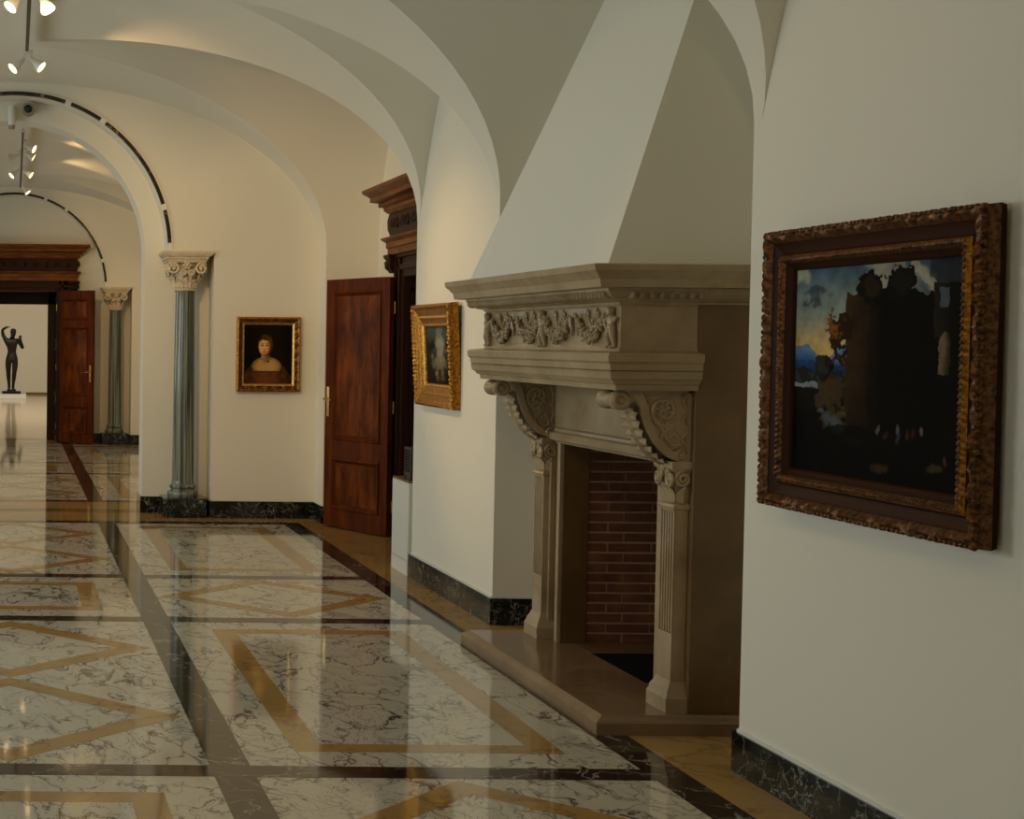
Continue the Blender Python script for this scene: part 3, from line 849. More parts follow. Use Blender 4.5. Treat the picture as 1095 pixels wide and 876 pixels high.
def landscape(u0, v):
    """old landscape: evening sky, overgrown ruin, stream and distant blue hills; u0 = 0 at the left edge as seen"""
    u = u0
    n1 = fbm(u * 3, v * 4, 1.3); n2 = 1.5 * fbm(u * 9, v * 9, 4.1) + 1.3 * fbm(u * 26, v * 26, 2.2, 3)
    u += .012 * fbm(u * 14, v * 14, 6.0); v += .012 * fbm(u * 14, v * 14, 9.0)
    top, mid, low = S3(66, 92, 110), S3(128, 140, 134), S3(205, 172, 100)
    c = lerp(low, mid, sm(.56, .80, v + .05 * n1)); c = lerp(c, top, sm(.78, 1.0, v + .05 * n1))
    c = lerp(c, S3(176, 172, 152), .8 * sm(.05, .35, n1) * sm(.6, .95, v))
    c = lerp(c, S3(52, 62, 74), .75 * sm(.30, .0, abs(u - .12) * 2.4 + abs(v - .88) * 5 + .25 * n2))
    c = lerp(c, S3(60, 66, 74), sm(.62, .9, u + .2 * n1))
    dd = abs(v - (.955 - (u - .74) * .8)) / .045 + .5 * n2
    if .70 < u < .86 and dd < 1: c = lerp(S3(168, 164, 150), c, sm(.2, 1, dd))
    if u > .80 and v > .93 - (u - .8) * .6: c = lerp(c, S3(34, 36, 40), .8)
    # hills
    hill = .60 + .035 * sin(u * 21 + .6) + .02 * fbm(u * 7, 0, 2)
    if v < hill: c = lerp(S3(40, 74, 126), S3(96, 128, 160), sm(hill - .10, hill, v))
    if v < .545 + .02 * fbm(u * 12, 1, 3): c = lerp(S3(34, 66, 112), S3(22, 40, 66), sm(.55, .47, v))
    if v < .50 + .03 * fbm(u * 10, 3, 9): c = lerp(S3(58, 62, 58), S3(34, 36, 34), sm(.02, .5, n2 + .3))
    if .415 < v < .435 + .006 * n2 and u < .22: c = S3(120, 132, 140)
    if v < .42 + .02 * n1: c = lerp(S3(22, 20, 14), S3(7, 7, 5), sm(.42, .2, v))
    # rocks by the stream
    for (cu, cv, ru, rv, cc) in ((.24, .33, .09, .15, S3(86, 68, 42)), (.36, .27, .09, .075, S3(92, 82, 48)), (.20, .52, .06, .06, S3(58, 58, 52))):
        d = ((u - cu) / ru) ** 2 + ((v - cv) / rv) ** 2 + .35 * n2
        if d < 1: c = lerp(tuple(.7 * q for q in cc), S3(12, 10, 7), sm(-.1, .9, d * .7 + (cv - v) * 3 + (u - cu) * 4 + .4 * n2))
    # stream
    sx = .18 + .62 * (.34 - v) + .05 * sin(v * 30)
    d = abs(u - (.20 + (.30 - v) * 1.6)) / (.05 + .28 * (.30 - v) if v < .30 else .05)
    if v < .31 and v > .14: c = lerp(c, S3(84, 98, 108), .75 * sm(1.0, .0, d + .5 * n2) * sm(.13, .20, v))
    # ruin block with foliage
    edge = .335 + .02 * fbm(v * 9, 7, 2); topv = .86 + .05 * fbm(u * 8, 2, 5) + .05 * sm(.10, .0, abs(u - .47)) + .07 * sm(.10, .0, abs(u - .65))
    if u > edge and v < topv and v > .18:
        k = sm(edge + .02, edge + .20, u)
        c = lerp(S3(58, 40, 20), S3(7, 6, 4), k)
        if .36 < u < .56 and v < .8: c = lerp(c, S3(48, 35, 20), .5 * (sin((u - .36) * 90) * .5 + .5) * (1 - k * .6))
        c = lerp(c, S3(8, 7, 5), sm(.45, .1, v))
    d = ((u - .290) / .065) ** 2 + ((v - .68) / .130) ** 2 + .7 * n2
    if d < 1: c = lerp(S3(138, 86, 30), S3(40, 27, 12), sm(.0, .9, d + (u - .26) * 9 + .4 * n2))
    d = ((u - .47) / .07) ** 2 + ((v - .885) / .065) ** 2 + .6 * n2
    if d < 1: c = lerp(S3(46, 33, 15), S3(10, 9, 6), sm(-.2, .7, d))
    d = ((u - .65) / .075) ** 2 + ((v - .90) / .08) ** 2 + .6 * n2
    if d < 1: c = lerp(S3(26, 24, 14), S3(8, 8, 5), sm(0, .8, d))
    if u > .83 and v > .66 and u < .97: c = lerp(S3(34, 30, 24), S3(10, 9, 7), sm(.84, .92, u)) if v < .90 else c
    if .855 < u < .895 and .79 < v < .88: c = S3(74, 84, 92)
    # arched window
    if abs(u - .885) < .028 and .50 < v < .64 + .04 * sqrt(max(0, 1 - ((u - .885) / .028) ** 2)): c = lerp(S3(112, 98, 70), S3(50, 42, 30), sm(.87, .91, u))
    # foreground and small figures
    if v < .17 + .05 * n1 + .06 * sm(.0, .45, abs(u - .25) < .22): c = lerp(c, S3(6, 6, 4), .9)
    if u < .20 and v < .28 + .04 * n2: c = lerp(c, S3(6, 6, 5), .85)
    for (fu, fv, cc) in ((.54, .235, S3(150, 136, 118)), (.58, .22, S3(96, 60, 50)), (.645, .245, S3(160, 150, 136)), (.655, .21, S3(80, 88, 110)), (.70, .225, S3(110, 72, 46)), (.735, .24, S3(120, 54, 38)), (.775, .25, S3(170, 160, 150)), (.90, .13, S3(120, 84, 56))):
        d = ((u - fu) / .010) ** 2 + ((v - fv) / .026) ** 2
        if d < 1: c = lerp(tuple(.42 * q for q in cc), c, d * .7)
    d = ((u - .54) / .07) ** 2 + ((v - .065) / .03) ** 2 + .5 * n2
    if d < 1: c = lerp(S3(66, 50, 30), c, sm(-.2, .9, d))
    d = ((u - .85) / .05) ** 2 + ((v - .10) / .025) ** 2 + .5 * n2
    if d < 1: c = lerp(S3(70, 56, 38), c, sm(-.2, .9, d))
    return tuple(x * (.92 + .16 * n2) for x in c)

def portrait(u, v):
    """plain old portrait of a woman, head and shoulders on a dark ground"""
    n2 = fbm(u * 10, v * 10, 7)
    c = lerp(S3(26, 18, 11), S3(13, 10, 7), sm(.1, .6, abs(u - .55) + .2 * n2))
    # gown and shoulders
    sh = .40 - .9 * max(0, abs(u - .47) - .16) ** 2 * 2 - .10 * abs(u - .47)
    if v < sh: c = lerp(S3(112, 66, 36), S3(58, 34, 20), sm(.0, .5, abs(u - .46) + .25 * n2))
    # neckline
    d = ((u - .47) / .31) ** 2 + ((v - .30) / .16) ** 2
    if d < 1 and v > .21: c = lerp(S3(196, 152, 92), S3(128, 92, 52), sm(.3, 1, d))
    if abs(v - .205) < .012 and abs(u - .46) < .24: c = S3(66, 46, 26)
    if abs(u - .445) < .085 and .36 < v < .52: c = lerp(S3(176, 130, 78), S3(108, 76, 44), sm(-.06, .08, u - .445))
    if abs(v - (.415 + .9 * (u - .455) ** 2)) < .012 and abs(u - .455) < .12: c = S3(120, 112, 92)
    # hair and veil
    d = ((u - .445) / .175) ** 2 + ((v - .665) / .19) ** 2
    if d < 1: c = lerp(S3(92, 56, 26), S3(36, 22, 12), sm(.4, 1, d + .3 * n2))
    # face
    d = ((u - .425) / .126) ** 2 + ((v - .632) / .158) ** 2
    if d < 1:
        c = lerp(S3(228, 178, 118), S3(128, 82, 46), sm(.35, 1.05, d + (u - .40) * 2.2))
        if v + .3 * (u - .43) ** 2 * 6 > .742 + .02 * n2: c = S3(70, 42, 20)
        for eu in (.375, .475):
            e = ((u - eu) / .028) ** 2 + ((v - .655) / .012) ** 2
            if e < 1: c = S3(44, 26, 16)
            if abs(v - .685 + .8 * (u - eu) ** 2) < .006 and abs(u - eu) < .034: c = S3(84, 54, 30)
        if abs(u - .415) < .012 and .585 < v < .65: c = lerp(c, S3(236, 192, 136), .6)
        e = ((u - .420) / .022) ** 2 + ((v - .582) / .008) ** 2
        if e < 1: c = lerp(c, S3(120, 64, 40), .7)
        e = ((u - .42) / .036) ** 2 + ((v - .542) / .012) ** 2
        if e < 1: c = S3(172, 66, 46)
        e = ((u - .50) / .04) ** 2 + ((v - .59) / .04) ** 2
        if e < 1: c = lerp(S3(206, 112, 74), c, .4 + .6 * e)
    return tuple(x * (.95 + .1 * n2) for x in c)

def still_life(u, v):
    """dim picture: pale mass in the middle of a dark ground"""
    n1 = fbm(u * 4, v * 5, 3.3); n2 = fbm(u * 11, v * 12, 8.2)
    c = lerp(S3(34, 34, 28), S3(74, 78, 72), sm(.45, 1.0, v + .3 * n1))
    d = ((u - .55) / .20) ** 2 + ((v - .62) / .34) ** 2 + .8 * n1
    c = lerp(c, S3(158, 150, 132), .85 * sm(1.3, .2, d))
    d = ((u - .5) / .34) ** 2 + ((v - .36) / .15) ** 2 + .7 * n2
    c = lerp(c, S3(122, 116, 90), .8 * sm(1.2, .2, d))
    for (pu, pv, pr, cc) in ((.24, .68, .10, S3(26, 28, 22)), (.86, .66, .09, S3(34, 30, 26)), (.78, .58, .06, S3(128, 84, 62)), (.40, .14, .10, S3(150, 120, 72)), (.62, .12, .09, S3(142, 110, 66)), (.22, .48, .06, S3(112, 100, 66)), (.5, .90, .12, S3(110, 116, 112))):
        d = sqrt((u - pu) ** 2 + (v - pv) ** 2) / pr + .5 * n2
        c = lerp(cc, c, sm(.4, 1.1, d))
    if v < .18 and n1 < .1: c = lerp(c, S3(16, 14, 10), .6)
    return tuple(x * (.9 + .2 * n2) for x in c)

# big landscape on the near right wall
P1 = thing('framed_painting', 'large dark ruin landscape painting in a carved brown-gold frame on the nearest wall', 'painting', None, (WX - .012, 4.855, 1.519))
LW, LH = 1.24, .958
T1 = lambda a, b, c: (-b, -a, c)
mb = MB(T1)
prof = [(.03, 0), (.006, .004), (0, .022), (.004, .052), (.012, .070), (.026, .078), (.040, .068), (.048, .056), (.056, .050), (.092, .040), (.100, .046), (.108, .060), (.118, .064), (.126, .056), (.132, .046), (.150, .034), (.160, .028), (.162, .012)]
prof = [(p * .86, b) for p, b in prof]
def d1(j, a, c, k):
    if j in (3, 4, 5, 6): return (.010 * noise.noise(Vector((a * 34, c * 34, j * .6))) + .006 * noise.noise(Vector((a * 90, c * 90, j))) + .004 * sin((a + c) * 95)) * (1 if j in (4, 5) else .6)
    if j in (12, 13): return .0035 * sin((a + c) * 330)
    return 0
sweep_frame(mb, LW, LH, prof, [1, 1, 0, 0, 0, 0, 0, 1, 1, 1, 2, 0, 0, 0, 1, 1, 1], 220, d1)
# carved leaf knobs along the outer edge
for k in range(52):
    for s2 in (-1, 1):
        a = -LW / 2 + LW * (k + .5) / 52
        mb.ball((a + random.uniform(-.004, .004), .064, s2 * (LH / 2 - .008)), (random.uniform(.008, .016), .013, .008), 8, 5, rot=Matrix.Rotation(.5 * (-1) ** k, 3, 'Y'))
for k in range(40):
    for s2 in (-1, 1):
        c = -LH / 2 + LH * (k + .5) / 40
        mb.ball((s2 * (LW / 2 - .008), .064, c + random.uniform(-.004, .004)), (.008, .013, random.uniform(.008, .016)), 8, 5)
mb.build('frame', ['gilt_dark', 'frame_brown', 'gilt'], P1, recalc=False, angle=50)
canvas('canvas', LW - .274, LH - .274, lambda a, b, c: (-b - .014, -a, c), lambda u, v: landscape(u, v), P1, 280, 230)

# gilt picture on the pier between the side door and the fireplace (leans forward at the top)
P2 = thing('framed_painting', 'small dim grey-brown painting in a bright gold frame, hung left of the fireplace', 'painting', None, (WX - .008, 9.845, 1.518))
P2.rotation_euler = (0, radians(-3.4), 0)
SW, SH = .87, .662
mb = MB(T1)
prof = [(.02, -.008), (0, .0), (0, .040), (.006, .062), (.018, .070), (.030, .060), (.036, .050), (.050, .046), (.075, .034), (.082, .042), (.090, .042), (.095, .034), (.128, .022), (.134, .028), (.142, .024), (.150, .014), (.15, .004)]
def d2(j, a, c, k):
    if j in (3, 4, 5): return .005 * sin((a + c) * 190) * sin((a - c) * 60)
    return 0
sweep_frame(mb, SW, SH, prof, [0, 0, 0, 0, 0, 0, 0, 0, 1, 1, 0, 0, 1, 1, 0, 0], 130, d2)
mb.build('frame', ['gilt', 'gilt_pale'], P2, recalc=False, angle=50)
canvas('canvas', SW - .296, SH - .296, lambda a, b, c: (-b - .004, -a, c), still_life, P2, 90, 80)

# portrait on the arch wall
P3 = thing('framed_painting', 'small portrait of a woman in a gold frame on the arched end wall', 'painting', None, (2.292, YA - .012, 1.478))
PW, PH = .572, .672
T3 = lambda a, b, c: (a, -b, c)
mb = MB(T3)
prof = [(.015, 0), (0, .004), (0, .030), (.006, .040), (.016, .042), (.022, .034), (.028, .030), (.048, .024), (.054, .026), (.060, .022), (.066, .018), (.072, .010), (.074, .004)]
def d3(j, a, c, k):
    if j in (6, 7) and k in (0, 1): return .008 * max(0, sin((a + c) * 2 * pi / .082))
    return 0
sweep_frame(mb, PW, PH, prof, [0, 0, 0, 0, 0, 2, 2, 2, 1, 1, 1, 1], 100, d3)
mb.build('frame', ['gilt', 'gilt_pale', 'gilt_dark'], P3, recalc=False, angle=50)
canvas('canvas', PW - .144, PH - .144, lambda a, b, c: (a, -b, c), portrait, P3, 110, 130)

# ------------------------------------------------------------------ doors
def door_leaf(parent, hinge, free, h, panels, flip, hz, hand_side):
    """leaf in local x from hinge (0) to the free edge, face towards -y; panels = (z0, z1)"""
    d = Vector((free[0] - hinge[0], free[1] - hinge[1])); w = d.length; ang = math.atan2(d.y, d.x)
    th = .046; st = .115
    mb = MB()
    mb.box(0, st, -th / 2, th / 2, .012, h); mb.box(w - st, w, -th / 2, th / 2, .012, h)
    zs = [.012] + [z for p in panels for z in p] + [h]
    for i in range(0, len(zs), 2): mb.box(st, w - st, -th / 2, th / 2, zs[i], zs[i + 1])
    lf = mb.build('door_leaf', 'wood', parent, loc=(hinge[0], hinge[1], 0), rot=(0, 0, ang), bevel=.003)
    for (z0, z1) in panels:
        mb = MB(lambda a, b, c: (w / 2 + a, -b, (z0 + z1) / 2 + c))
        pw, ph = w - 2 * st, z1 - z0
        for sd in (1, -1):
            mbs = MB((lambda a, b, c: (w / 2 + a, -b, (z0 + z1) / 2 + c)) if sd == 1 else (lambda a, b, c: (w / 2 + a, b, (z0 + z1) / 2 + c)))
            prof = [(-.016, .022), (-.012, .034), (-.002, .036), (.008, .030), (.016, .016), (.026, .010), (.03, .006)]
            sweep_frame(mbs, pw, ph, prof, [0] * 6, 1)
            mb.v += mbs.v; o = len(mb.v) - len(mbs.v); mb.f += [[o + q for q in f] for f in mbs.f]; mb.mi += mbs.mi
        mb.box(-pw / 2, pw / 2, -.008, .008, -ph / 2, ph / 2, 1)
        k = .062
        R = [[(sx * (pw / 2 - i), b, sz * (ph / 2 - i)) for sx, sz in ((-1, -1), (1, -1), (1, 1), (-1, 1))] for i, b in ((k - .03, .008), (k, .017))]
        mb.rings(R, 1)
        mb.build('door_panel', ['wood', 'panel_wood'], lf, recalc=False, angle=30)
    # brass plate and lever
    mb = MB()
    for sd in (-1, 1):
        y0 = sd * th / 2
        ys = sorted((y0, y0 + sd * .004)); mb.box(w - .062, w - .028, ys[0], ys[1], hz - .15, hz + .105)
        mb.tube([(w - .045, y0, hz), (w - .045, y0 + sd * .045, hz), (w - .052, y0 + sd * .052, hz), (w - .075, y0 + sd * .054, hz), (w - .15, y0 + sd * .05, hz - .003)], [.009, .008, .009, .009, .007], 10)
        mb.tube([(w - .045, y0 + sd * .002, hz - .09), (w - .045, y0 + sd * .007, hz - .09)], .008, 10)
    mb.build('door_handle', 'brass', lf, bevel=.001)
    # hinges
    mb = MB()
    for z in (.25, h / 2, h - .25): mb.tube([(-.004, -th / 2 - .004, z - .05), (-.004, -th / 2 - .004, z + .05)], .009, 8)
    mb.build('hinge', 'brass', lf)
    return lf

def surround(parent, T, ow, oh, drop, deep):
    """carved portal: casing, brackets, architrave, frieze, cornice; local a across, b outwards, c up; drop lowers the cornice"""
    z0 = oh
    mb = MB(T)      # casing with stepped mouldings and lining of the reveal
    for sg in (-1, 1):
        for (p, q, t_) in ((ow, ow + .17, .03), (ow + .03, ow + .075, .05), (ow + .13, ow + .17, .06)):
            a = sorted((sg * p, sg * q)); mb.box(a[0], a[1], 0, t_, 0, z0 + .17)
        a = sorted((sg * (ow - .03), sg * (ow + .01))); mb.box(a[0], a[1], -deep, .03, 0, z0 + .01)
        for (c0, c1) in ((.12, .62), (.74, 1.45), (1.57, z0 - .12)):     # sunk panels of the lining
            a = sorted((sg * (ow - .045), sg * (ow - .03))); 
            for (b0, b1, e0, e1) in ((-deep + .05, -.03, c0, c0 + .03), (-deep + .05, -.03, c1 - .03, c1), (-deep + .05, -deep + .08, c0, c1), (-.06, -.03, c0, c1)):
                mb.box(a[0], a[1], b0, b1, e0, e1)
    for (p, q, t_) in ((0, .17, .03), (.03, .075, .05), (.13, .17, .06)): mb.box(-ow - .17, ow + .17, 0, t_, z0 + p, z0 + q)
    mb.box(-ow, ow, -deep, .03, z0 - .03, z0 + .01)
    mb.build('casing', 'dark_oak', parent, bevel=.003)
    for sg in (-1, 1):      # carved brackets
        mb = MB(lambda a, b, c: T(sg * (ow + .22) + a, b, z0 - drop + c))
        mb.mold3([(-.03, .06), (-.02, .08), (0, .10), (.004, .14), (-.01, .16), (0, .175), (.012, .19), (.012, .21)], .085, .10)
        for k in range(3): mb.ball((-.05 + .05 * k, .10, .14), (.02, .014, .02), 10, 6)
        mb.tube(spiral(0, .105, .105, .028, .005, 1.5, 24), .006, 6)
        mb.build('bracket', 'dark_oak', parent, angle=40)
    hw = ow + .285; z1 = z0 + .21 - drop
    mb = MB(T); mb.mold3([(0, z1), (.0, z1 + .05), (.012, z1 + .058), (.012, z1 + .10), (.022, z1 + .108), (.045, z1 + .125), (.05, z1 + .14), (.03, z1 + .145), (.0, z1 + .15)], hw, .085)
    mb.build('architrave', 'oak', parent, angle=28)
    z2 = z1 + .15
    mb = MB(T); mb.mold3([(0, z2 - .002), (-.004, z2 + .01), (.012, z2 + .06), (.016, z2 + .13), (.004, z2 + .18), (0, z2 + .195)], hw - .01, .075)
    n = int(hw * 2 / .17)
    for i in range(n):     # carved frieze
        a = -hw + .07 + (2 * hw - .14) * (i + .5) / n
        if i % 2 == 0:
            mb.ball((a, .09, z2 + .10), (.034, .022, .045), 12, 8); mb.ball((a, .11, z2 + .105), (.016, .014, .022), 10, 6)
        else:
            for s2 in (-1, 1):
                mb.tube(spiral(a + s2 * .036, z2 + .10, .088, .036, .006, 1.6, 26, start=pi / 2, sgn=s2), .009, 7)
            mb.ball((a, .09, z2 + .10), (.016, .014, .03), 10, 6)
    for s2 in (-1, 1):
        mb.ball((s2 * (hw + .012), .05, z2 + .11), (.022, .034, .045), 12, 8)
    mb.build('frieze', 'dark_oak', parent, angle=40)
    z3 = z2 + .195
    mb = MB(T); mb.mold3([(0, z3 - .004), (.014, z3 + .008), (.030, z3 + .022), (.034, z3 + .046), (.045, z3 + .05), (.045, z3 + .085), (.085, z3 + .09), (.125, z3 + .10), (.125, z3 + .135), (.132, z3 + .14), (.150, z3 + .155), (.178, z3 + .175), (.182, z3 + .198), (.17, z3 + .205), (0, z3 + .205)], hw, .085)
    k = 0; a = -hw - .055
    while a < hw + .05:
        mb.box(a, a + .028, .085, .085 + .072, z3 + .052, z3 + .084); a += .052
    for s2 in (-1, 1):
        b = .0
        while b < .14:
            q = sorted((s2 * (hw + .04), s2 * (hw + .072))); mb.box(q[0], q[1], b, b + .028, z3 + .052, z3 + .084); b += .052
    mb.build('cornice', 'oak', parent, angle=28)

D1 = empty('door_1', (0, 0, 0), kind='structure')
door_leaf(D1, (3.084, 12.585), (2.725, 13.355), 2.13, [(.18, .59), (.775, 2.015)], 1, 1.105, 1)
surround(D1, mapX(NX, DY), .64, 2.16, .05, .34)
mb = MB(mapX(NX, DY)); mb.box(-.66, .66, -.40, -.35, 0, 2.2)
for a in (-.62, .02):
    for (c0, c1) in ((.15, .6), (.75, 2.0)): mb.box(a + .1, a + .5, -.35, -.335, c0, c1)
mb.build('inner_door', 'dark_oak', D1, bevel=.004)
D2 = empty('door_2', (0, 0, 0), kind='structure')
door_leaf(D2, (.690, 23.83), (1.217, 23.30), 2.335, [(.17, .57), (.75, 1.77), (1.90, 2.20)], -1, 1.10, 1)
surround(D2, mapY(0, YF), .70, 2.36, .08, .70)
mb = MB(mapY(0, YF))
for sg in (-1, 1):
    a = sorted((sg * .545, sg * .70)); mb.box(a[0], a[1], -.70, -.62, 0, 2.36)
mb.box(-.70, .70, -.70, -.62, 2.14, 2.36)
mb.build('inner_frame', 'dark_oak', D2, bevel=.004)

# ------------------------------------------------------------------ white pedestal with a perforated dark unit, beside the side door
PD = thing('white_pedestal', 'low white box pedestal at the niche edge between door and gold-framed painting', 'pedestal', None, (2.93, 10.745, 0))
mb = MB(); mb.box(-.22, .22, -.23, .21, .10, .635); mb.build('cabinet', 'white_paint', PD, bevel=.004)
mb = MB(); mb.box(-.22, .22, -.23, .21, 0, .098); mb.build('skirting', 'white_paint', PD)
mb = MB(); mb.box(-.218, .218, -.228, .208, .635, .650); mb.build('top', 'tan_stone', PD, bevel=.003)
G = thing('perforated_metal_unit', 'narrow dark perforated metal unit standing on the white pedestal', 'vent unit', None, (2.79, 10.66, .650))
mb = MB(); mb.box(-.055, .055, -.10, .08, 0, .225); mb.build('case', 'black_metal', G, bevel=.004)
mb = MB()
for i in range(10):
    for k in range(5): mb.box(-.058, -.054, -.075 + k * .03, -.058 + k * .03, .055 + i * .016, .063 + i * .016)
mb.build('grille', 'black', G)
mb = MB(); mb.tube([(-.062, .03, .02), (-.054, .03, .02)], .009, 12); mb.build('knob', 'black_plastic', G)

# small wall plate on the pier beside the side door
o = MB(mapX(WX, 13.71, 1.40)); o.box(-.04, .04, 0, .009, -.06, .06); o.box(-.025, .025, .009, .014, -.045, -.005); o.box(-.025, .025, .009, .014, .005, .045)
tag(o.build('light_switch', 'white_paint', bevel=.002), 'small white switch plate on the narrow pier left of the red-brown door', 'light switch')

# ------------------------------------------------------------------ statue in the far hall
PL = MB(); PL.box(-1.2, .36, 40.75, 42.2, 0, .125)
tag(PL.build('statue_plinth', 'white_paint', bevel=.006), 'low white plinth on the floor of the far hall under the bronze figure', 'plinth')
ST = thing('bronze_statue', 'dark bronze standing nude figure with bent raised arm, seen through the far doorway', 'statue', None, (-.03, 41.2, .125))
mb = MB(); mb.box(-.25, .25, -.22, .22, 0, .07); mb.box(-.12, .12, -.14, .14, .07, .115); mb.build('base', 'bronze', ST, bevel=.008)
def skin_figure(joints, edges, root):
    me = bpy.data.meshes.new('figure')
    me.from_pydata([j[:3] for j in joints], edges, [])
    o = bpy.data.objects.new('figure', me); COL.objects.link(o)
    o.modifiers.new('skin', 'SKIN').use_smooth_shade = True
    sv = me.skin_vertices[0].data if me.skin_vertices else None
    if sv is None:
        bm = bmesh.new(); bm.from_mesh(me); bm.verts.layers.skin.verify(); bm.to_mesh(me); bm.free(); sv = me.skin_vertices[0].data
    for i, j in enumerate(joints):
        r = j[3]; k_ = 1.14 if i > 8 else 1.06; sv[i].radius = tuple(k_ * q for q in (r if isinstance(r, tuple) else (r, r))); sv[i].use_root = (i == root)
    s_ = o.modifiers.new('sub', 'SUBSURF'); s_.levels = 2; s_.render_levels = 2
    me.materials.append(M['bronze'])
    return o
J = []; E2 = []
def chain(start, pts):
    prev = start
    for p in pts:
        J.append(p); i = len(J) - 1
        if prev is not None: E2.append((prev, i))
        prev = i
    return prev
chain(None, [(0, 0, .92, (.125, .105))])
chain(0, [(0, .01, 1.02, (.112, .09)), (.005, 0, 1.15, (.125, .095)), (.005, 0, 1.29, (.150, .10)), (.01, 0, 1.38, (.10, .08)), (.02, 0, 1.46, (.05, .05)), (.03, -.01, 1.53, (.062, .075)), (.035, -.015, 1.62, (.075, .088)), (.035, -.01, 1.70, (.055, .065))])
NK = 4; CH = 3
a = chain(CH, [(-.17, 0, 1.36, .062), (-.25, .03, 1.52, .048), (-.27, 0, 1.64, .038), (-.20, -.03, 1.70, .032), (-.13, -.04, 1.73, .026)])   # image-left arm raised, hand at the temple
for k in range(4): chain(a, [(-.095, -.05 + .016 * k, 1.735, .010), (-.06, -.055 + .018 * k, 1.722 + .004 * k, .009)])
a = chain(CH, [(.17, 0, 1.36, .062), (.25, -.03, 1.24, .048), (.30, -.10, 1.15, .042), (.265, -.17, 1.27, .036), (.235, -.20, 1.385, .027), (.225, -.205, 1.43, .030)])    # other forearm held up
for k in range(4): chain(a, [(.205 + .016 * k, -.21, 1.475, .010), (.205 + .016 * k, -.215, 1.512 - .006 * abs(k - 1.5), .009)])
chain(a, [(.19, -.20, 1.455, .011), (.178, -.20, 1.48, .009)])
l = chain(0, [(-.085, 0, .82, .095), (-.095, -.01, .66, .080), (-.09, -.02, .49, .058), (-.085, .01, .36, .060), (-.07, .01, .18, .040), (-.065, .015, .06, .040), (-.075, -.07, .03, .034), (-.08, -.15, .022, .026)])
r = chain(0, [(.085, 0, .82, .095), (.09, -.02, .66, .080), (.075, -.05, .49, .058), (.065, -.01, .36, .060), (.045, .02, .18, .040), (.04, .03, .06, .040), (.055, -.05, .03, .034), (.065, -.13, .022, .026)])
fig = skin_figure(J, E2, 0); fig.parent = ST; fig.location = (0, 0, .10); fig.scale = (.97, .97, .97)

# ------------------------------------------------------------------ track lights
def aim(o, d):
    o.rotation_euler = Vector(d).to_track_quat('-Z', 'Y').to_euler()
WARM = (1.0, .63, .28)
def track(x, y0, y1, z, label):
    r = thing('lighting_track', label, 'lighting track', None, (x, (y0 + y1) / 2, z))
    L_ = (y1 - y0) / 2
    mb = MB(); mb.box(-.020, .020, -L_, L_, .006, .034); mb.box(-.020, -.013, -L_, L_, -.006, .006); mb.box(.013, .020, -L_, L_, -.006, .006)
    mb.build('rail', 'white_paint', r)
    mb = MB(); mb.box(-.013, .013, -L_, L_, .0, .006); mb.build('conductor_slot', 'black_plastic', r)
    for k in (-.9, 0, .9):
        mb = MB(); mb.tube([(0, k * L_, .03), (0, k * L_, 3.885 - z)], .006, 8)
        mb.build('hanger', 'grey_metal', r)
def spot(loc, d, label, power, size=80, blend=.35, lit=True):
    """white funnel-shaped spotlight hanging from the track; loc = joint under the rail, d = beam direction"""
    d = Vector(d).normalized()
    r = thing('spotlight', label, 'spotlight', 'track spotlights', loc)
    q = d.to_track_quat('-Z', 'Y')
    mb = MB(); mb.tube([(0, 0, .05), (0, 0, 0)], .011, 8); mb.box(-.018, .018, -.03, .03, .035, .06); mb.ball((0, 0, 0), .018)
    mb.build('mount', 'white_paint', r)
    mb = MB(); mb.lathe([(.014, -.004), (.020, -.012), (.024, -.048), (.034, -.070), (.046, -.095), (.049, -.115), (.046, -.115), (.041, -.100)], n=24, cap=False)
    mb.lathe([(.0, -.003), (.014, -.004)], n=24, cap=False)
    h = mb.build('housing', 'white_paint', r); h.rotation_euler = q.to_euler()
    mb = MB(); mb.lathe([(.0, -.100), (.025, -.101), (.042, -.105)], n=24, cap=False)
    f = mb.build('lamp_face', 'bulb' if lit else 'grey_metal', r); f.rotation_euler = q.to_euler()
    if lit:
        L = bpy.data.lights.new('spot_beam', 'SPOT'); L.energy = power; L.color = WARM; L.spot_size = radians(size); L.spot_blend = blend; L.shadow_soft_size = .04
        lo = bpy.data.objects.new('spot_beam', L); COL.objects.link(lo); lo.location = Vector(loc) + d * .15; aim(lo, d)
track(.085, 6.2, 11.9, 3.80, 'long white lighting track under the near vault, running from the top edge towards the arch')
TZ = 3.745
def to(p, q): return tuple(q[i] - p[i] for i in range(3))
A_ = [((.055, 11.95, TZ), (-2.2, 11.0, 1.6), 'white spotlight at the far end of the near track, tilted left', 25, 80),
      ((.115, 11.90, TZ), (1.9, 11.2, 2.2), 'white spotlight at the far end of the near track, tilted right', 70, 124),
      ((.030, 9.72, TZ), (-1.5, 8.9, 1.9), 'glowing spotlight cut by the top edge, left of the near track', 25, 80),
      ((.150, 9.72, TZ), (1.9, 8.6, 0.4), 'glowing spotlight cut by the top edge, right of the near track', 20, 50)]
for p, q, lb, pw, sz in A_: spot(p, to(p, q), lb, pw, sz)
def beam(p, q, power, size, blend=.9):
    """spot light with no fixture: unseen track lamps, plus added warm fill"""
    L = bpy.data.lights.new('spot_beam', 'SPOT'); L.energy = power; L.color = WARM; L.spot_size = radians(size); L.spot_blend = blend; L.shadow_soft_size = .04
    o = bpy.data.objects.new('spot_beam', L); COL.objects.link(o); o.location = p; aim(o, to(p, q))
beam((.085, 9.4, TZ - .1), (1.95, 13.9, 1.9), 430, 60)
beam((.085, 11.2, TZ - .1), (2.75, 9.40, 1.65), 330, 36)
beam((.085, 6.9, TZ - .1), (2.75, 4.75, 1.25), 36, 62, .7)
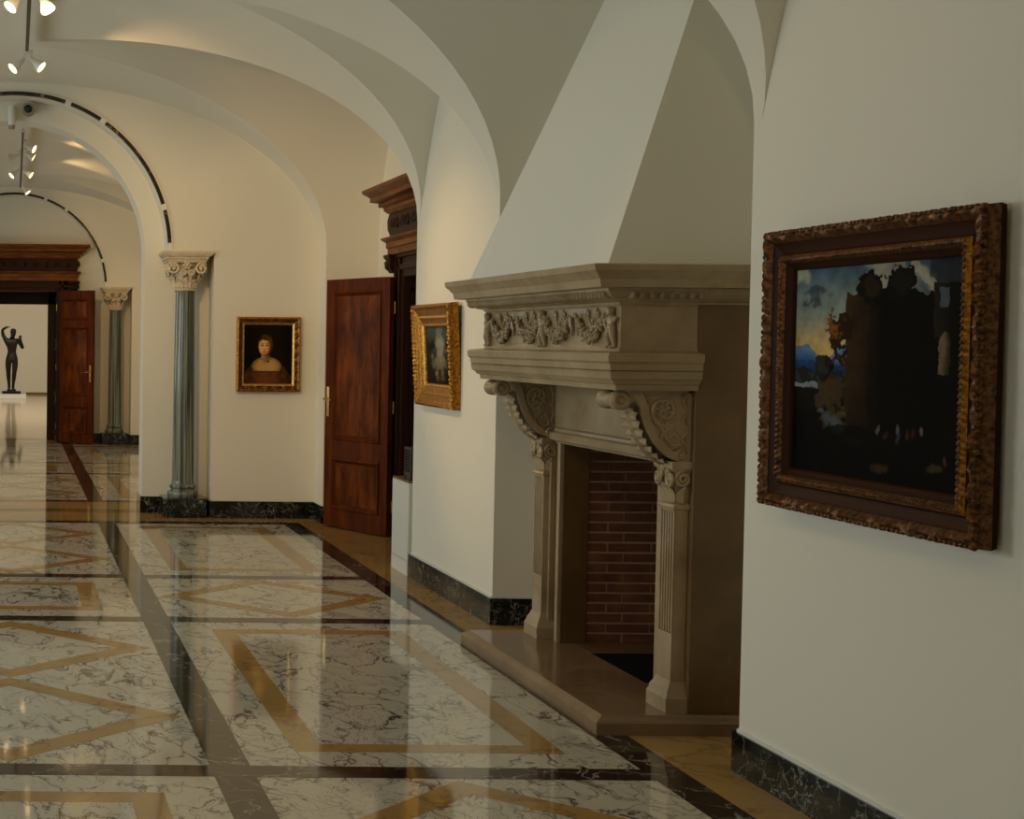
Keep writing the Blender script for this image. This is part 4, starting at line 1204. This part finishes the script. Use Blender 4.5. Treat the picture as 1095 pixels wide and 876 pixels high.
beam((.085, 8.6, TZ - .1), (-1.9, 13.9, 1.9), 260, 60)
beam((.085, 10.4, TZ - .1), (.9, 14.24, 2.5), 90, 44)
beam((.085, .6, TZ - .1), (2.75, 6.4, 1.9), 110, 34)  # added warm fill for the fireplace side and hood; no track reaches here
beam((-.6, .6, TZ - .1), (1.2, 4.6, 0), 120, 60)  # added warm fill aimed at the floor for its bounce, no lamp here
track(.085, 16.6, 22.6, 3.80, 'white lighting track under the far vault, seen through the near arch')
B_ = [((.12, 17.2, TZ), (2.7, 16.2, 2.4), 'spotlight nearest the viewer on the far track, glowing to the right', 50, True),
      ((.12, 17.9, TZ), (2.7, 17.6, 2.2), 'second glowing spotlight on the far track, tilted right', 50, True),
      ((.04, 18.2, TZ), (-2.0, 18.2, 3.3), 'unlit spotlight on the far track, turned left', 0, False),
      ((.12, 19.8, TZ), (2.7, 19.2, 2.0), 'third glowing spotlight on the far track, below the unlit one', 60, True),
      ((.04, 19.8, TZ), (-2.4, 18.8, 1.6), 'glowing spotlight on the left side of the far track', 40, True),
      ((.12, 21.9, TZ), (2.2, 21.2, 1.2), 'last glowing spotlight at the far end of the far track', 60, True)]
for p, q, lb, pw, lit in B_: spot(p, to(p, q), lb, pw, 122, lit=lit)
beam((.085, 18.6, TZ - .1), (1.9, 23.4, 2.0), 300, 60)

# security camera and white sensor cylinder on the arch face
SCM = thing('security_camera', 'small dark round security camera on the crown of the near arch', 'security camera', None, (.118, YB, 3.69))
mb = MB(); mb.lathe([(.0, 0), (.036, 0), (.036, .012), (.022, .016), (.012, .016), (.012, .05), (0, .05)], n=20); o = mb.build('bracket', 'brass', SCM); o.rotation_euler = (pi / 2, 0, 0)
mb = MB(); mb.lathe([(.0, .03), (.040, .03), (.048, .04), (.048, .09), (.042, .10), (.032, .10), (.030, .094)], n=24); o = mb.build('housing', 'grey_metal', SCM); o.rotation_euler = (pi / 2, 0, 0)
mb = MB(); mb.lathe([(.0, .105), (.018, .102), (.030, .094)], n=20); o = mb.build('lens', 'black_plastic', SCM); o.rotation_euler = (pi / 2, 0, 0)
SCM.scale = (1.25, 1.25, 1.25)
SN = thing('sensor_cylinder', 'white upright cylinder sensor on the crown of the near arch, left of the camera', 'sensor', None, (-.03, YB - .05, 3.53))
mb = MB(); mb.lathe([(.0, .02), (.030, .02), (.034, .03), (.034, .185), (.028, .195), (0, .195)], n=24); mb.build('body', 'white_paint', SN)
mb = MB(); mb.lathe([(.0, -.015), (.028, -.015), (.030, .02), (0, .02)], n=24); mb.build('lens_band', 'grey_metal', SN)
mb = MB(); mb.box(-.012, .012, .02, .05, .09, .13); mb.build('bracket', 'white_paint', SN)

# ------------------------------------------------------------------ light
def area(name, loc, d, sx, sy, power, color):
    L = bpy.data.lights.new(name, 'AREA'); L.shape = 'RECTANGLE'; L.size = sx; L.size_y = sy; L.energy = power; L.color = color
    o = bpy.data.objects.new(name, L); COL.objects.link(o); o.location = loc; aim(o, d)
    return o
DAY = (.91, 1.0, 1.0)
for (k, h), pw in zip(sorted(WIN.items()), (15, 50, 172, 130, 80, 90)):
    o = area('daylight', (-NX - .30, (h[0] + h[1]) / 2, (h[2] + h[3]) / 2), (1, 0, -.12), h[3] - h[2], h[1] - h[0], pw, DAY)
area('hall_area_light', (0, 36, 5.9), (0, .15, -1), 8, 14, 1900, (1.0, .91, .79))  # unseen area light added to brighten the hall; its ceiling has no opening

w = bpy.data.worlds.new('world'); SC.world = w; w.use_nodes = True
w.node_tree.nodes['Background'].inputs['Color'].default_value = (.6, .75, 1, 1)
w.node_tree.nodes['Background'].inputs['Strength'].default_value = .15

# ------------------------------------------------------------------ camera: level shift-lens view straight down the gallery
cd = bpy.data.cameras.new('camera'); cam = bpy.data.objects.new('camera', cd); COL.objects.link(cam)
cam.location = (0, 0, 1.6)
PHI, RHO = math.atan(54 / 1650), .0095
cam.matrix_world = Matrix.Translation((0, 0, 1.6)) @ (Matrix.Rotation(pi / 2 - PHI, 4, 'X') @ Matrix.Rotation(RHO, 4, 'Z'))
cd.sensor_fit = 'HORIZONTAL'; cd.sensor_width = 36; cd.lens = 1650 / 1095 * 36
cd.shift_x = (547.5 - 13.5) / 1095; cd.shift_y = (416 - 438) / 1095
cd.clip_start = .05; cd.clip_end = 200
SC.camera = cam

SC.view_settings.view_transform = 'Standard'; SC.view_settings.look = 'None'
SC.view_settings.exposure = -1.02; SC.view_settings.gamma = 1; SC.view_settings.use_curve_mapping = False
SC.cycles.use_denoising = True
SC.cycles.max_bounces = 10; SC.cycles.diffuse_bounces = 6; SC.cycles.glossy_bounces = 4
SC.cycles.sample_clamp_indirect = 6
